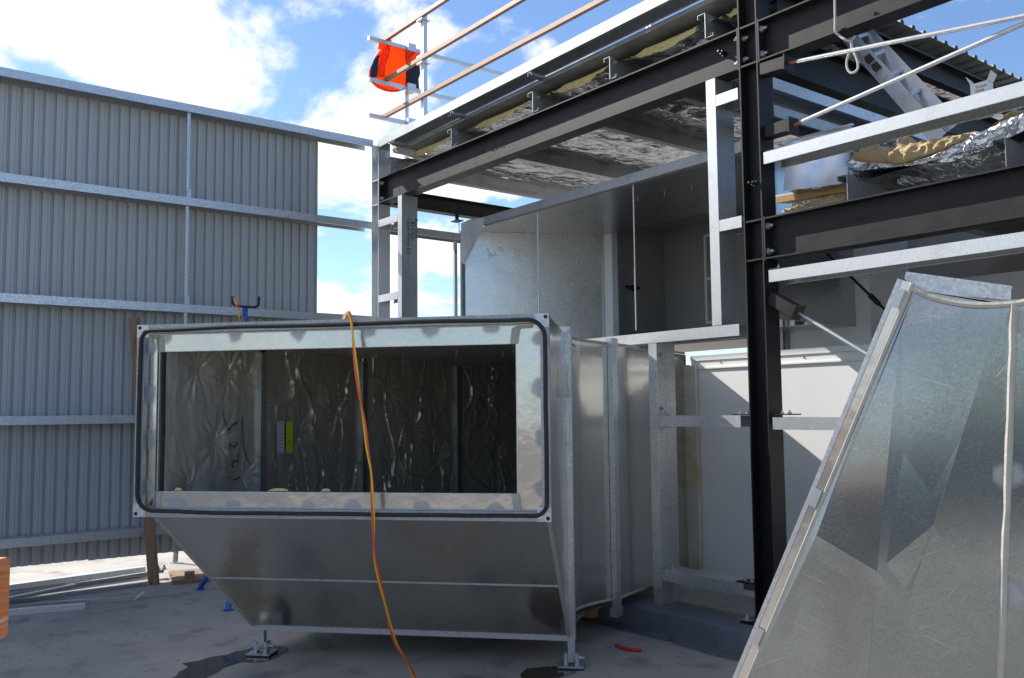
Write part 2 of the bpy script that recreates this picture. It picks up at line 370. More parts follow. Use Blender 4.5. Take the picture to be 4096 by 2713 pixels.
puddle([(735, 1490), (760, 1487), (778, 1496), (762, 1506), (740, 1504)], 'rust_stain', STAIN)
puddle([(1220, 1545), (1262, 1540), (1345, 1546), (1330, 1556), (1280, 1572), (1200, 1572)], 'wet_patch')

MB().box((-9.2, -7.2, .002), (7, -7.1, 1.6)).build('added_reflection_wall', PANEL, kind='structure')  # two walls added out of view to give the sheet metal something to reflect
MB().box((7.002, -7.2, .002), (7.1, 9, 2.6)).build('added_reflection_wall', PANEL, kind='structure')
# ------------------------------------------------------------------ left wall
XW = -9.05
wall = thing('corrugated_wall', 'long grey corrugated metal wall on galvanised girts along the left side of the deck', 'wall', (XW-.2, 2, 0))
Y0W, Y1W = -3.2, 4.43; nS = 10; wS = (Y1W-Y0W)/nS; pit = wS/8
for i in range(nS):
    ya = Y0W+i*wS; mb = MB(); prof = []
    for k in range(8):
        y = ya+k*pit
        for a, h in ((0, 0), (.40, 0), (.45, .005), (.50, .005), (.55, 0), (.70, 0), (.76, .024), (.94, .024)): prof.append((y+a*pit, h))
    prof.append((ya+wS+.012, 0)); n = len(mb.v); t = .0012; off = .0016*(i % 2)
    poly = [(y, -h-off) for y, h in prof] + [(y, -h-t-off) for y, h in prof[::-1]]
    zb = .235+.006*math.sin(i*2.3)
    mb.prism(poly, (XW-.205, 0, zb), (0, 1, 0), (1, 0, 0), (0, 0, 4.69-zb)); mb.build('wall_sheet', PANEL, wall)
for zt in (4.712, 3.754, 2.675, 1.589, .518):
    MB().prism(Cpoly(.2, .08, .018), (XW, Y0W, zt), (-1, 0, 0), (0, 0, -1), (0, 5.03-Y0W, 0)).build('wall_girt', GAL, wall, bevel=0)
zs = [.518, 1.589, 2.675, 3.754, 4.632]
for a, b in zip(zs[:-1], zs[1:]):
    for yy in (2.94, -.4):
        o = MB().prism(Upoly(.032, .022), (XW-.03, yy-.016, a+.002), (0, 1, 0), (-1, 0, 0), (0, 0, (b-.085 if b < 4.6 else b)-a)).build('bridging_channel', GAL, wall)
        m2 = MB().box((XW-.035, yy-.012, a+.003), (XW-.012, yy+.03, a+.09)); m2.box((XW-.045, yy-.03, a+.003), (XW-.005, yy+.04, a+.008)); m2.build('bracket', GAL, o)
# stub post under the lowest girt and the girt line carried on past the corner
tcol = thing('steel_column', 'galvanised corner column where the corrugated wall meets the open frame', 'column', (-9.04, YC, 0.15), 'steel columns')
MB().prism(Ipoly(.16, .152, .010, .008), (-9.04, YC, .153), (1, 0, 0), (0, 1, 0), (0, 0, 4.52)).build('shaft', GAL, tcol)
for z in (4.238, 3.955): 
    MB().box((-9.11, YF+.004, z-.005), (-8.97, YC-.005, z+.005)).build('stiffener_plate', GAL, tcol)
MB().box((-9.17, YF-.05, .152), (-8.91, YF+.2, .165)).build('base_plate', GAL, tcol)

tc2 = thing('steel_column', 'tall black steel column bolted to beams, between the two open bays', 'column', (-3.814, YC, .15), 'steel columns')
MB().prism(Ipoly(.158, .152, .011, .008), (-3.814, YC, .182), (1, 0, 0), (0, 1, 0), (0, 0, 5.0)).build('shaft', BLACK, tc2)
MB().box((-3.98, YF-.05, .166), (-3.66, YF+.21, .181)).build('base_plate', BLACK, tc2)
for z in (4.243, 3.966, 2.870, 2.600):
    MB().box((-3.882, YF+.002, z-.006), (-3.746, YC-.005, z+.006)).build('stiffener_plate', BLACK, tc2)
for x, y in ((-3.955, YF-.005), (-3.955, YF+.16), (-3.69, YF-.005)):
    inst('bolt', BOLT, tc2, (x, y, .182), R_Z)
w_ = MB().box((-4.00, YF-.045, .1815), (-3.905, YF+.03, .187)).build('washer_plate', GALD, tc2)
for z in (4.18, 4.03):                                                    # bolts showing in the column's channel
    inst('bolt', BOLT, tc2, (-3.882, YF+.045, z))
for z in (1.536, .402, 2.505, 3.31):
    sides = {1.536: (-1, 1), .402: (-1,), 2.505: (1,), 3.31: (1,)}[z]
    for s in sides:
        xa = -3.8945 if s < 0 else -3.7335
        p = MB().box((min(xa, xa+s*.16), YF+.012, z-.004), (max(xa, xa+s*.16), YF+.13, z+.004)) if z < 2 else MB().box((min(xa, xa+s*.10), YF+.012, z-.004), (max(xa, xa+s*.10), YF+.13, z+.004))
        # the cleat passes over the girt web, bolted down through it
        p.v = [q+V((0, 0, .017)) for q in p.v]
        c = p.build('cleat_plate', BLACK, tc2)
        for dx in ((.06, .12) if z < 2 else (.07,)): inst('bolt', BOLT, c, (xa+s*dx, YF+.06, z+.021), R_Z, (.6, .6, .6))

# ------------------------------------------------------------------ beams
def beam(X0, X1, zc, depth, label, left_bolts=True, right_bolts=True, m=BLACK):
    t = thing('steel_beam', label, 'beam', ((X0+X1)/2, YC, zc-depth/2), 'black steel beams')
    MB().prism(Ipoly(depth, .148, .011, .007), (X0+.0135, YC, zc), (0, 0, 1), (0, 1, 0), (X1-X0-.027, 0, 0)).build('i_section', m, t)
    for xe, s, on in ((X0, 1, left_bolts), (X1, -1, right_bolts)):
        if not on: continue
        MB().box((min(xe, xe+s*.013), YF+.001, zc-depth/2-.008), (max(xe, xe+s*.013), YF+.151, zc+depth/2+.008)).build('end_plate', m, t)
        for z in (zc+depth/2-.055, zc-depth/2+.055):
            for y in (YF+.035, YF+.117): inst('bolt', BOLT, t, (xe+s*.014, y, z), None if s > 0 else R_NX)
    return t
bL = beam(-8.957, -3.895, 4.105, .288, 'black I beam over the wide open bay, between corner column and black column')
b1 = beam(-3.733, 3.3, 4.105, .288, 'black I beam with rope hanging from it, highest of the right bay')
b2 = beam(-3.733, 3.3, 2.735, .284, 'black I beam under the loose foil blanket in the right bay')
def text(body, name, m, parent, P, xd, yd, size, ext=.0006):
    cu = bpy.data.curves.new(name, 'FONT'); cu.body = body; cu.size = size; cu.extrude = ext; cu.materials.append(m)
    o = bpy.data.objects.new(name, cu); COL.objects.link(o); o.parent = parent
    xd = V(xd).normalized(); zd = xd.cross(V(yd)).normalized(); yd = zd.cross(xd); q = V(P)-worldloc(parent)
    o.matrix_local = Matrix(((xd.x, yd.x, zd.x, q.x), (xd.y, yd.y, zd.y, q.y), (xd.z, yd.z, zd.z, q.z), (0, 0, 0, 1)))
    return o
for b, px, py in ((b2, 1975, 512), (bL, 1135, 352)):
    text('one  AS', 'stamped_mark', BLACK, b, at(px, py, 'y', YC-.0045), (1, 0, 0), (0, 0, 1), .045 if b is b2 else .07, .002)
def clamp(parent, P, d):
    P = V(P); d = V(d).normalized(); k = MB(); k.tube([P-d*.02, P+d*.06], .008, 8); k.tube([P+d*.0, P+d*.010], .020, 12)
    a = d.cross(V((0, 0, 1))).normalized(); k.prism(hexp(.015), P+d*.012, a, d.cross(a), d*.02); k.build('threaded_stud', BLACK, parent)
clamp(bL, at(1675, 125, 'y', YC-.008), (-.2, -1, .25)); clamp(bL, at(880, 437, 'y', YC-.01), (.6, -1, 0)); clamp(tc2, at(1748, 425, 'y', YF-.004), (-.35, -1, .1))

# ------------------------------------------------------------------ girts and posts of the frame
def girt(X0, X1, zt, label, m=GAL, yf=YF, F=.08):
    t = thing('steel_girt', label, 'girt', ((X0+X1)/2, yf+.1, zt-F), 'galvanised girts of the open frame')
    MB().prism(Cpoly(.2, F, .018), (X0, yf, zt), (0, 1, 0), (0, 0, -1), (X1-X0, 0, 0)).build('channel', m, t)
    return t
girt(-8.955, -8.536, 3.762, 'short bright girt joining the corner column to the first stud, upper of two')
girt(-8.955, -8.536, 2.902, 'short bright girt joining the corner column to the first stud, lower of two')
girt(-4.104, -3.91, 3.829, 'short white-lit girt stub left of the black column, just under the beam')
girt(-4.104, -3.91, 2.923, 'short white-lit girt stub left of the black column, halfway down the bright stud')
gs = girt(-8.44, -3.957, 2.176, 'long galvanised sill girt under the large sheet metal plenum')
girt(-4.726, -3.968, 1.546, 'short girt at mid height between short stud and black column')
girt(-4.726, -3.985, .412, 'short girt near the floor between short stud and black column')
girt(-3.712, 3.3, 3.320, 'long galvanised girt in the right bay above the loose foil and yellow wool')
girt(-3.700, 3.3, 2.514, 'long galvanised girt in the right bay just under the lower black beam')
girt(-3.706, 3.3, 1.534, 'long galvanised girt low in the right bay, running behind the leaning duct')
def stud(X0, z0, z1, label, F=.083, W=.2):
    t = thing('steel_stud', label, 'stud', (X0+F/2, YF+.1, z0), 'galvanised studs of the open frame')
    t3 = .003; zc = (0, 0, z1-z0)
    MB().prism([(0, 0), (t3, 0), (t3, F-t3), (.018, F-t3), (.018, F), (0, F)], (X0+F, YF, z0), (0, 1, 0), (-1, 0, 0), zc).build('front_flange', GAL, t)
    MB().prism([(t3+.0003, 0), (W, 0), (W, F), (W-.018, F), (W-.018, F-t3), (W-t3, F-t3), (W-t3, t3), (t3+.0003, t3)], (X0+F, YF, z0), (0, 1, 0), (-1, 0, 0), zc).build('web', GALD, t)  # same folded sheet as the flange, its unlit side put in as darker colour
    MB().box((X0+F, YF+.096, z0+.002), (X0+F+.0012, YF+.100, z1-.002)).build('rib_line', GALD, t)
    return t
p2 = stud(-8.53, .153, 3.958, 'galvanised stud with handwritten notes beside the corner column')
p3 = stud(-4.19, 2.18, 3.958, 'bright galvanised stud just left of the black column, standing on the sill girt')
p4 = stud(-4.814, .153, 2.092, 'short galvanised stud standing on the grey kerb under the sill girt')
for z in (.27, 2.0, 1.6): inst('bolt', BOLT, p4, (-4.731, YF+.05, z), None, (.7, .7, .7))
for x, z in ((-4.68, .413), (-4.66, 1.548)): inst('bolt', BOLT, p4, (x, YF+.07, z), R_Z, (.6, .6, .6))
for z in (3.7, 2.55): inst('bolt', BOLT, p2, (-8.446, YF+.03, z), None, (.5, .5, .5))
for i, (s_, h) in enumerate((('Aus Iron', 3.72), ('B15762', 3.68), ('Level Front SG', 3.70))):
    text(s_, 'marker_text', INK, p2, (-8.4462, YF+.165-.05*i, h), (0, 0, -1), (0, 1, 0), .065)

# chord along the roof edge (slopes up slightly to the right)
t = thing('roof_edge_channel', 'galvanised channel running along the roof edge above the wide bay', 'girt', (-6.4, 5.1, 4.6))
d = V((4.9, 0, .09))
MB().prism(Cpoly(.2, .092, .02), (-8.952, 5.03, 4.689), (0, 1, 0), (0, 0, -1), d*1.03).build('channel', GALD, t)
for x in (-8.62, -7.45, -6.2):
    zt = 4.689-.095+(x+8.952)*.0184
    MB().prism(Upoly(.05, .03), (x, 5.02, zt-.02), (1, 0, 0), (0, 0, -1), (0, .55, -.02)).build('bracket', GALD, t)
clamp(t, (-8.72, 5.1, 4.60), (.5, -1, -.2))

# ------------------------------------------------------------------ high roof: purlins, blanket, sheets
PX = (-8.71, -7.49, -6.18, -5.185, -4.19)
YB = 9.4
plab = ('leftmost roof purlin end on the black beam beside the corner column', 'second roof purlin from the corner column, end showing over the beam', 'third roof purlin from the corner column, over the middle of the bay', 'fourth roof purlin from the corner column, right of the bay centre', 'roof purlin end on the black beam nearest the black column')
for x, lb in zip(PX, plab):
    dz = (x+8.71)*.006
    t = thing('roof_purlin', lb, 'purlin', (x, 7, 4.2535+dz), 'purlins of the high roof')
    zp = [(-.07, .16), (-.07, .178+.014), (0, .192), (0, .003), (.067, .003), (.067, .02), (.07, .02), (.07, 0), (-.003, 0), (-.003, .189), (-.067, .189), (-.067, .16)]
    MB().prism(zp, (x, 5.06, 4.2535+dz), (1, 0, 0), (0, 0, 1), (0, YB-5.06, 0)).build('z_section', GALD if x != -8.71 else GAL, t)
    for z in (.05, .15): inst('bolt', BOLT, t, (x+.001, 5.12, 4.2535+dz+z), None, (.7, .7, .7))
    MB().box((x+.0005, 5.055, 4.251+dz), (x+.006, 5.3, 4.43+dz)).build('cleat_plate', GALD, t)
bl = thing('foil_blanket', 'foil faced insulation blanket laid over the purlins under the high roof', 'insulation', (-6, 7, 4.4))
bays = list(zip(PX[:-1], PX[1:])) + [(-4.19, -3.72)]
for bi, (xa, xb) in enumerate(bays):
    def sag(s, t):
        return .10*math.sin(math.pi*s)**.8*(1-.5*t)
    def foilf(s, t, up=0.):
        x = xa+.004+(xb-xa-.008)*s; y = 5.12+(YB-5.13)*t**1.5
        cr = noise.noise(V((x*7, y*5, bi)))*.018 + noise.noise(V((x*22, y*16, bi)))*.010 + abs(noise.noise(V((x*3, y*9, 4+bi))))*.015
        return (x, y+(.05*noise.noise(V((x*9, 0, bi))) if t == 0 else 0), 4.455+(x+8.71)*.006-sag(s, t)+cr-.02)
    MB().grid(foilf, 44, 60).build('foil_facing', FOIL, bl, smooth=True)
    def woolf(s, t):
        x = xa+.02+(xb-xa-.04)*s; a = t*2*math.pi
        fz = 4.455+(x+8.71)*.006-sag(s, 0)
        top = 4.52+(x+8.71)*.006
        hh = max(.02, (top-fz)*.85*min(1, .25+5*s, .3+4*(1-s)))
        r = noise.noise(V((x*14, t*7, bi+9)))*.02
        return (x, 5.33-.055*math.cos(a)+r, fz+.02+hh*.5+hh*.5*math.sin(a)+r*.5)
    MB().grid(woolf, 50, 14).build('glass_wool', WOOL, bl, smooth=True)
rs = thing('roof_sheeting', 'grey ribbed sheets of the high roof above the foil blanket', 'roof', (-6, 7, 4.52))
nsh = 6; wsh = (YB-5.20)/nsh
for i in range(nsh):
    ya = 5.20+i*wsh; prof = []
    for k in range(4):
        y = ya+k*wsh/4; q = wsh/4
        for a, h in ((0, 0), (.62, 0), (.70, .032), (.90, .032), (.98, 0)): prof.append((y+a*q, h))
    prof.append((ya+wsh+.01, 0)); off = .002*(i % 2)
    poly = [(y, h+off) for y, h in prof]+[(y, h+.0012+off) for y, h in prof[::-1]]
    MB().prism(poly, (-8.86, 0, 4.545), (0, 1, 0), (0, 0, 1), (5.26, 0, .076)).build('roof_sheet', ROOFS, rs)
# edge trims of the sheets seen from below
MB().slab([(-8.86, 5.188, 4.540), (-3.6, 5.188, 4.616), (-3.6, 5.188, 4.650), (-8.86, 5.188, 4.574)], .004).build('edge_flashing', ROOFS, rs)
MB().slab([(-8.86, 5.20, 4.543), (-3.6, 5.20, 4.619), (-3.6, 5.42, 4.619), (-8.86, 5.42, 4.543)], -.002).build('edge_flashing', ROOFS, rs)

# members running back from the frame
t = thing('steel_beam', 'black beam running back from the corner column against the sky', 'beam', (-9.05, 6.8, 3.96), 'black steel beams')
MB().prism(Ipoly(.19, .13, .011, .008), (-9.05, 5.21, 4.07), (0, 0, 1), (1, 0, 0), (0, 4.2, 0)).build('i_section', BLACK, t)
hb = MB().box((-9.12, 6.19-.05, 3.90), (-8.98, 6.19+.05, 3.912)); hb.box((-9.06, 6.17, 3.912), (-9.04, 6.21, 3.974)); hb.build('hanger_bracket', BLACK, t)
MB().tube([(-9.05, 6.22, 3.93), (-9.05, 6.22, 3.72)], .006, 8).build('threaded_rod', ZINC, t)
t = thing('steel_girt', 'galvanised girt behind the first stud, running back against the sky', 'girt', (-9.05, 6.5, 3.67), 'galvanised girts of the open frame')
MB().prism(Cpoly(.2, .08, .018), (-9.02, 5.24, 3.753), (-1, 0, 0), (0, 0, -1), (0, 3.2, 0)).build('channel', GALD, t)
t = thing('steel_post', 'slim galvanised post against the sky left of the sheet metal plenum', 'post', (-9.05, 6.16, .1))
MB().prism(Upoly(.04, .03), (-9.03, 6.14, .1), (0, 1, 0), (-1, 0, 0), (0, 0, 3.56)).build('channel', GALD, t)
MB().box((-9.032, 6.144, 3.5), (-9.028, 6.176, 3.55)).build('rust_patch', RUST, t)
for X, z0, dep, m, lb in ((-3.82, 4.105, .288, BLACK, 'black beam running back along the high roof edge behind the black column'), ):
    t = thing('steel_beam', lb, 'beam', (X, 7.2, z0-dep/2), 'black steel beams')
    MB().prism(Ipoly(dep, .15, .011, .008), (X, 5.21, z0), (0, 0, 1), (1, 0, 0), (0, 4.2, 0)).build('i_section', m, t)
for zt, lb, m in ((3.895, 'pale galvanised girt running back behind the black column, lit by the sky', GAL), (3.70, 'dull galvanised girt running back behind the black column, lower one', GALD)):
    t = thing('steel_girt', lb, 'girt', (-3.82, 7.2, zt-.08), 'galvanised girts of the open frame')
    MB().prism(Cpoly(.2, .08, .018), (-3.745, 5.23, zt), (-1, 0, 0), (0, 0, -1), (0, 4.1, 0)).build('channel', m, t)
t = thing('edge_purlin', 'dark purlin under the ribbed roof edge behind the ladder', 'purlin', (-3.66, 7.2, 4.3))
MB().prism(Cpoly(.2, .075, .018), (-3.70, 5.24, 4.285), (0, 0, 1), (1, 0, 0), (0, 4.1, 0)).build('channel', BLACK, t)

# ------------------------------------------------------------------ guardrail on the roof
gr = thing('guardrail', 'aluminium roof guardrail with brown painted rails at the roof corner', 'railing', (-8.5, 5.3, 4.55))
YR, XR = 5.30, -9.22
def rail(P, Q, m): MB().bar(P, Q, .044, .044).build('rail', m, gr)
for z in (6.035, 5.535, 5.10): rail((-9.30, YR, z), (-2.0, YR, z+.05), RAILB)
for z in (5.985, 5.488, 5.058): rail((XR, 5.06, z), (XR, 9.0, z), ALU)
def post(x, y, z0, z1, couplers):
    k = MB().prism([(-.026, -.026), (-.008, -.026), (-.008, -.020), (.008, -.020), (.008, -.026), (.026, -.026), (.026, .026), (-.026, .026)], (x, y, z0), (1, 0, 0), (0, 1, 0), (0, 0, z1-z0)).build('post', ALU, gr)
    for z, ax in couplers:
        c = MB()
        if ax == 'x': c.box((x-.055, y-.065, z-.035), (x+.055, y-.0265, z+.05)); c.box((x-.055, y-.065, z-.042), (x+.055, y+.05, z-.0355))
        else: c.box((x+.11, y-.055, z-.035), (x+.15, y+.055, z+.05)); c.box((x+.0265, y-.055, z-.042), (x+.15, y+.055, z-.0355))
        c.build('coupler', ALU, k)
post(-8.46, YR+.05, 4.62, 6.08, ((6.035, 'x'), (5.535, 'x')))
post(XR-.085, 5.62, 4.6, 6.0, ((5.985, 'y'), (5.488, 'y'), (5.058, 'y')))
post(-5.0, YR+.05, 4.66, 6.10, ((6.06, 'x'), (5.56, 'x')))
k = MB().tube([(-8.42, YR-.0, 4.80), (-8.36, YR-.05, 4.80)], .012, 8); k.tube([(-8.375, YR-.04, 4.77), (-8.35, YR-.05, 4.83)], .014, 8); k.build('clamp_knob', RUBBER, gr, smooth=True)

jk = thing('work_jacket', 'orange and navy hi-vis work jacket hung over the guardrail', 'jacket', (XR-.05, 5.35, 5.3))
zr = lambda x, y: at((1440+x/3.015)/1.7297, (y/3.015)/1.7297, 'x', XR-.055)
def jpart(name, pts, m, off, th, seed, cell=.026, lump=.022):
    P = [zr(*p)+V((off, 0, 0)) for p in pts]; MB().outline(P, (1, 0, 0), th, cell, lump, seed).build(name, m, jk, smooth=True, sharp=3)
jpart('body', [(330, 460), (365, 520), (430, 545), (500, 555), (545, 570), (560, 700), (548, 1040), (520, 1085), (460, 1108), (380, 1115), (290, 1100), (200, 1060), (135, 1000), (105, 930), (110, 850), (180, 690), (240, 600), (300, 520)], HIVIS, 0, .045, 1)
jpart('collar', [(330, 458), (365, 500), (340, 560), (290, 610), (240, 605), (195, 610), (210, 540), (260, 490)], HIVIS, .035, .03, 2, .025)
jpart('sleeve', [(545, 560), (640, 590), (710, 615), (708, 810), (620, 795), (540, 775), (520, 720)], HIVIS, .03, .04, 3)
jpart('sleeve_cuff', [(545, 778), (620, 795), (706, 808), (712, 900), (692, 960), (700, 1098), (640, 1088), (545, 1050)], NAVY, .028, .04, 4)
jpart('side_panel', [(240, 655), (215, 715), (205, 800), (195, 945), (130, 950), (104, 930), (112, 840), (150, 730), (178, 690)], NAVY, .03, .03, 5)
jpart('placket', [(320, 560), (335, 600), (310, 700), (275, 770), (262, 920), (266, 940), (200, 935), (206, 830), (240, 650), (262, 600)], HIVIS, .04, .018, 6, .025, .004)
for pts in ([(330, 560), (325, 650), (290, 740), (272, 800), (260, 910), (266, 938), (200, 936)], [(530, 552), (545, 600), (525, 690), (530, 725), (640, 650)], [(110, 1000), (200, 1062), (290, 1102), (380, 1117), (460, 1110), (520, 1086)]):
    MB().tube([zr(*p)+V((.062, 0, 0)) for p in pts], .005, 6).build('piping', NAVY, jk)

# ------------------------------------------------------------------ sheet metal plenum and white plant room
pl = thing('sheet_metal_plenum', 'large open galvanised sheet metal plenum funnel between sill girt and roof', 'plenum', (-6.5, 6.2, 2.3))
FY, BY = 5.6, 7.0; FX, BX = -8.03, -7.33
ZT, ZB = 3.545, 2.27
MB().grid(lambda s, t: ((FX+(BX-FX)*s, FY+(BY-FY)*s, ZB+(ZT-ZB)*t)), 1, 1).build('side_sheet', PLEN, pl)
sd1 = MB().slab([(FX, FY, ZB), (BX, BY, ZB), (BX, BY, ZT), (FX, FY, ZT)], .003); sd1.build('outer_side_sheet', PLEN, pl)
bpy.data.objects.remove([o for o in pl.children if o.name.startswith('side_sheet')][0])
MB().slab([(FX, FY, ZT), (BX, BY, ZT), (-4.2, BY, ZT), (-4.2, FY, ZT)], .003).build('top_sheet', PLEN, pl)
MB().slab([(-7.62, 6.42, ZB), (-4.2, 6.42, ZB), (-4.2, BY, ZB), (BX, BY, ZB)], .003).build('bottom_sheet', PLEN, pl)
MB().slab([(-4.2, FY, ZB), (-4.2, FY, ZT), (-4.2, BY, ZT), (-4.2, BY, ZB)], .003).build('outer_side_sheet', PLEN, pl)
fl = MB(); fl.box((FX+.35, FY-.04, ZT+.004), (-4.2, FY-.036, ZT+.085)); fl.box((FX+.35, FY-.036, ZT+.004), (-4.2, FY+.04, ZT+.008)); fl.build('flange', GALD, pl)
MB().box((FX-.04, FY-.04, ZB), (FX-.002, FY+.02, ZT+.01)).build('flange', GALD, pl)
g = [at(1066, 517, 'y', FY-.045), at(1085, 508, 'y', FY-.045), at(1122, 503, 'y', FY-.045), at(1108, 545, 'y', FY-.045), at(1074, 612, 'y', FY-.045), at(1066, 606, 'y', FY-.045)]
MB().slab(g, .004).build('corner_gusset', ALU, pl)
for x, y0, y1 in ((1243.5, 484, 740), (1464, 412, 775)):
    a, b = at(x, y0, 'y', FY+.02), at(x-6 if x < 1300 else x-4, y1, 'y', FY+.02)
    rd = MB().tube([a, (a.x, a.y, ZB+.004)], .007, 8).build('threaded_rod', ZINC, pl)
MB().bar((BX-.005, BY-.012, ZB+.01), (BX-.005, BY-.012, ZT-.01), .02, .02, (1, 0, 0)).build('corner_seam', PLEN, pl)
MB().bar((FX+.02, FY+.015, ZT-.012), (BX+.004, BY-.03, ZT-.012), .014, .014).build('corner_seam', PLEN, pl)
rng = random.Random(3)
for i in range(9):
    a = at(1165+i*62, 527-i*13.6, 'z', ZT-.003)
    MB().tube([a, a-V((0, 0, .03))], .003, 6).build('pin', ZINC, pl)
def strokes(name, m, parent, lines, fn, r=.004):
    for ln in lines: MB().tube([fn(*p) for p in ln], r, 5).build(name, m, parent, smooth=True)
zp_ = lambda x, y: ((1880+x/1.8667)/1.7297, (560+y/1.8667)/1.7297)
sn = V((BY-FY, -(BX-FX), 0)).normalized()            # faces the viewer
def onplane(px, py, P0, n):
    d = RGT*((px-1184)/FPX) - UPV*((py-784.2)/FPX) + FWD
    return EYE+d*((V(P0)-EYE).dot(n)/d.dot(n))
onside = lambda x, y: onplane(*zp_(x, y), V((FX, FY, 3))+sn*.004, sn)
strokes('marker_text', GREEN, pl, [[(250, 785), (232, 800), (255, 820)], [(210, 800), (228, 808), (215, 830), (240, 825)], [(178, 835), (195, 838), (182, 868), (205, 858)], [(165, 850), (150, 865), (165, 875), (175, 860), (165, 850)], [(132, 812), (146, 850), (142, 890)]], onside, .0035)
strokes('marker_text', GREEN, pl, [[(935, 1095), (985, 1130), (935, 1140), (990, 1150)], [(930, 1165), (945, 1155), (965, 1175), (945, 1195), (925, 1185), (930, 1165)], [(920, 1210), (960, 1215), (985, 1195), (955, 1222)]], onside, .0035)
onceil = lambda x, y: at(*zp_(x, y), 'z', ZT-.004)
strokes('marker_text', GREEN, pl, [[(730, 545), (760, 560), (770, 545), (762, 562)], [(790, 540), (800, 550), (820, 530), (830, 548), (850, 528)]], onceil, .003)

ah = thing('plant_room', 'white panelled air handling cabinet with hatch door behind the plenum', 'cabinet', (-5.5, 7.5, .1))
MB().box((BX-.06, BY+.004, ZB-.02), (BX-.01, 8.05, 3.70)).build('side_panel', WHITE_SHADED, ah)
MB().box((BX-.01, 8.0, ZB-.02), (-5.02, 8.05, 3.70)).build('back_panel', WHITE_SHADED, ah)
MB().box((BX-.06, BY+.004, 3.702), (-5.02, 8.05, 3.74)).build('roof_panel', WHITE_SHADED, ah)
MB().box((BX-.01, BY+.004, ZB-.02), (-5.02, 8.0, ZB-.001)).build('floor_panel', WHITE_SHADED, ah)
MB().box((-5.02, BY+.004, ZB-.02), (-4.97, 8.05, 3.74)).build('side_panel', WHITE_SHADED, ah)
MB().box((BX-.009, BY+.004, 3.56), (-5.021, BY+.03, 3.70)).build('head_panel', WHITE_SHADED, ah)
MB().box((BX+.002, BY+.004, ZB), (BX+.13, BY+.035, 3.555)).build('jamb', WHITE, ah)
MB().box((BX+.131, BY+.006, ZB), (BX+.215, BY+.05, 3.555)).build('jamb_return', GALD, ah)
dr = MB().box((BX-.0095, 7.16, ZB+.02), (BX+.012, 7.66, 3.36)).build('hatch_door', WHITE_SHADED, ah)
for z in (2.98, 2.42):
    hd = MB().box((BX+.012, 7.42, z-.03), (BX+.05, 7.48, z+.03)); hd.bar((BX+.055, 7.30, z), (BX+.055, 7.50, z), .03, .03); hd.build('handle', RUBBER, dr)
for y, z in [(7.9, 3.4), (7.9, 3.0), (7.9, 2.7), (7.75, 3.4), (7.75, 2.6)]: inst('screw', SCREW, ah, (BX-.009, y, z), Euler((0, math.pi/2, 0)), (.6, .6, .6))
for x, z in [(-7.2, 3.5), (-7.2, 3.1), (-7.2, 2.8), (-7.2, 2.45), (-6.8, 3.5)]: inst('screw', SCREW, ah, (x, 8.0, z), Euler((math.pi/2, 0, 0)), (.6, .6, .6))
def meshwin(P, Q, y, parent, fr=.03, back=MESHM):
    (x0, z0), (x1, z1) = P, Q
    k = MB(); k.box((x0, y-.025, z0), (x0+fr, y-.002, z1)); k.box((x1-fr, y-.025, z0), (x1, y-.002, z1)); k.box((x0+fr, y-.025, z0), (x1-fr, y-.002, z0+fr)); k.box((x0+fr, y-.025, z1-fr), (x1-fr, y-.002, z1)); zm = (z0+z1)/2; k.box((x0+fr, y-.024, zm-fr/2), (x1-fr, y-.003, zm+fr/2))
    f = k.build('mesh_window', WHITE, parent)
    MB().box((x0+fr, y-.006, z0+fr), (x1-fr, y-.003, z1-fr)).build('dark_backing', back, f)
    k = MB(); n = int((x1-x0)/.045); m_ = int((z1-z0)/.045)
    for i in range(1, n): k.tube([(x0+(x1-x0)*i/n, y-.014, z0+fr), (x0+(x1-x0)*i/n, y-.014, z1-fr)], .0018, 4)
    for i in range(1, m_): k.tube([(x0+fr, y-.016, z0+(z1-z0)*i/m_), (x1-fr, y-.016, z0+(z1-z0)*i/m_)], .0018, 4)
    k.build('wire_mesh', ZINC, f)
a = at(1625, 545, 'y', 8.0); b = at(1650, 748, 'y', 8.0)
meshwin((a.x+.03, b.z), (a.x+.37, a.z), 8.0, ah, back=WHITE_SHADED)
# right hand part of the cabinet
rp0 = at(1822, 600, 'y', 6.9); rp1 = at(2012, 700, 'y', 6.9)
MB().box((-4.965, 6.9, 2.05), (rp1.x, 6.94, 3.3)).build('front_panel', WHITE, ah)
MB().box((rp1.x+.002, 7.5, 1.0), (2.0, 7.54, 2.65)).build('front_panel', WHITE, ah)
MB().box((rp1.x-.03, 6.945, 2.05), (rp1.x-.001, 7.54, 3.3)).build('side_panel', WHITE, ah)
a = at(1829, 590, 'y', 6.9); b = at(1872, 765, 'y', 6.9)
meshwin((a.x, b.z), (b.x, 2.9), 6.9, ah)
MB().prism(Upoly(.05, .03), (a.x-.09, 6.895, 2.06), (1, 0, 0), (0, -1, 0), (0, 0, 1.0)).build('corner_channel', GALD, ah)
lb = thing('white_cabinet', 'low white panelled cabinet behind the short stud and black column', 'cabinet', (-3, 6.4, .1))
MB().box((-5.22, 6.0, .102), (-1.0, 6.03, 2.0)).build('front_panel', WHITE, lb)
MB().box((-5.22, 5.99, 2.002), (-1.0, 6.895, 2.045)).build('lid', WHITE, lb)
MB().box((-5.22, 6.031, .102), (-5.19, 6.895, 2.0)).build('side_panel', WHITE, lb)
MB().box((-5.18, 5.985, 1.93), (-1.0, 5.999, 1.942)).build('lid_trim', WHITE, lb)
MB().box((-5.22, 5.99, .102), (-1.0, 5.999, .16)).build('plinth', WHITE, lb)
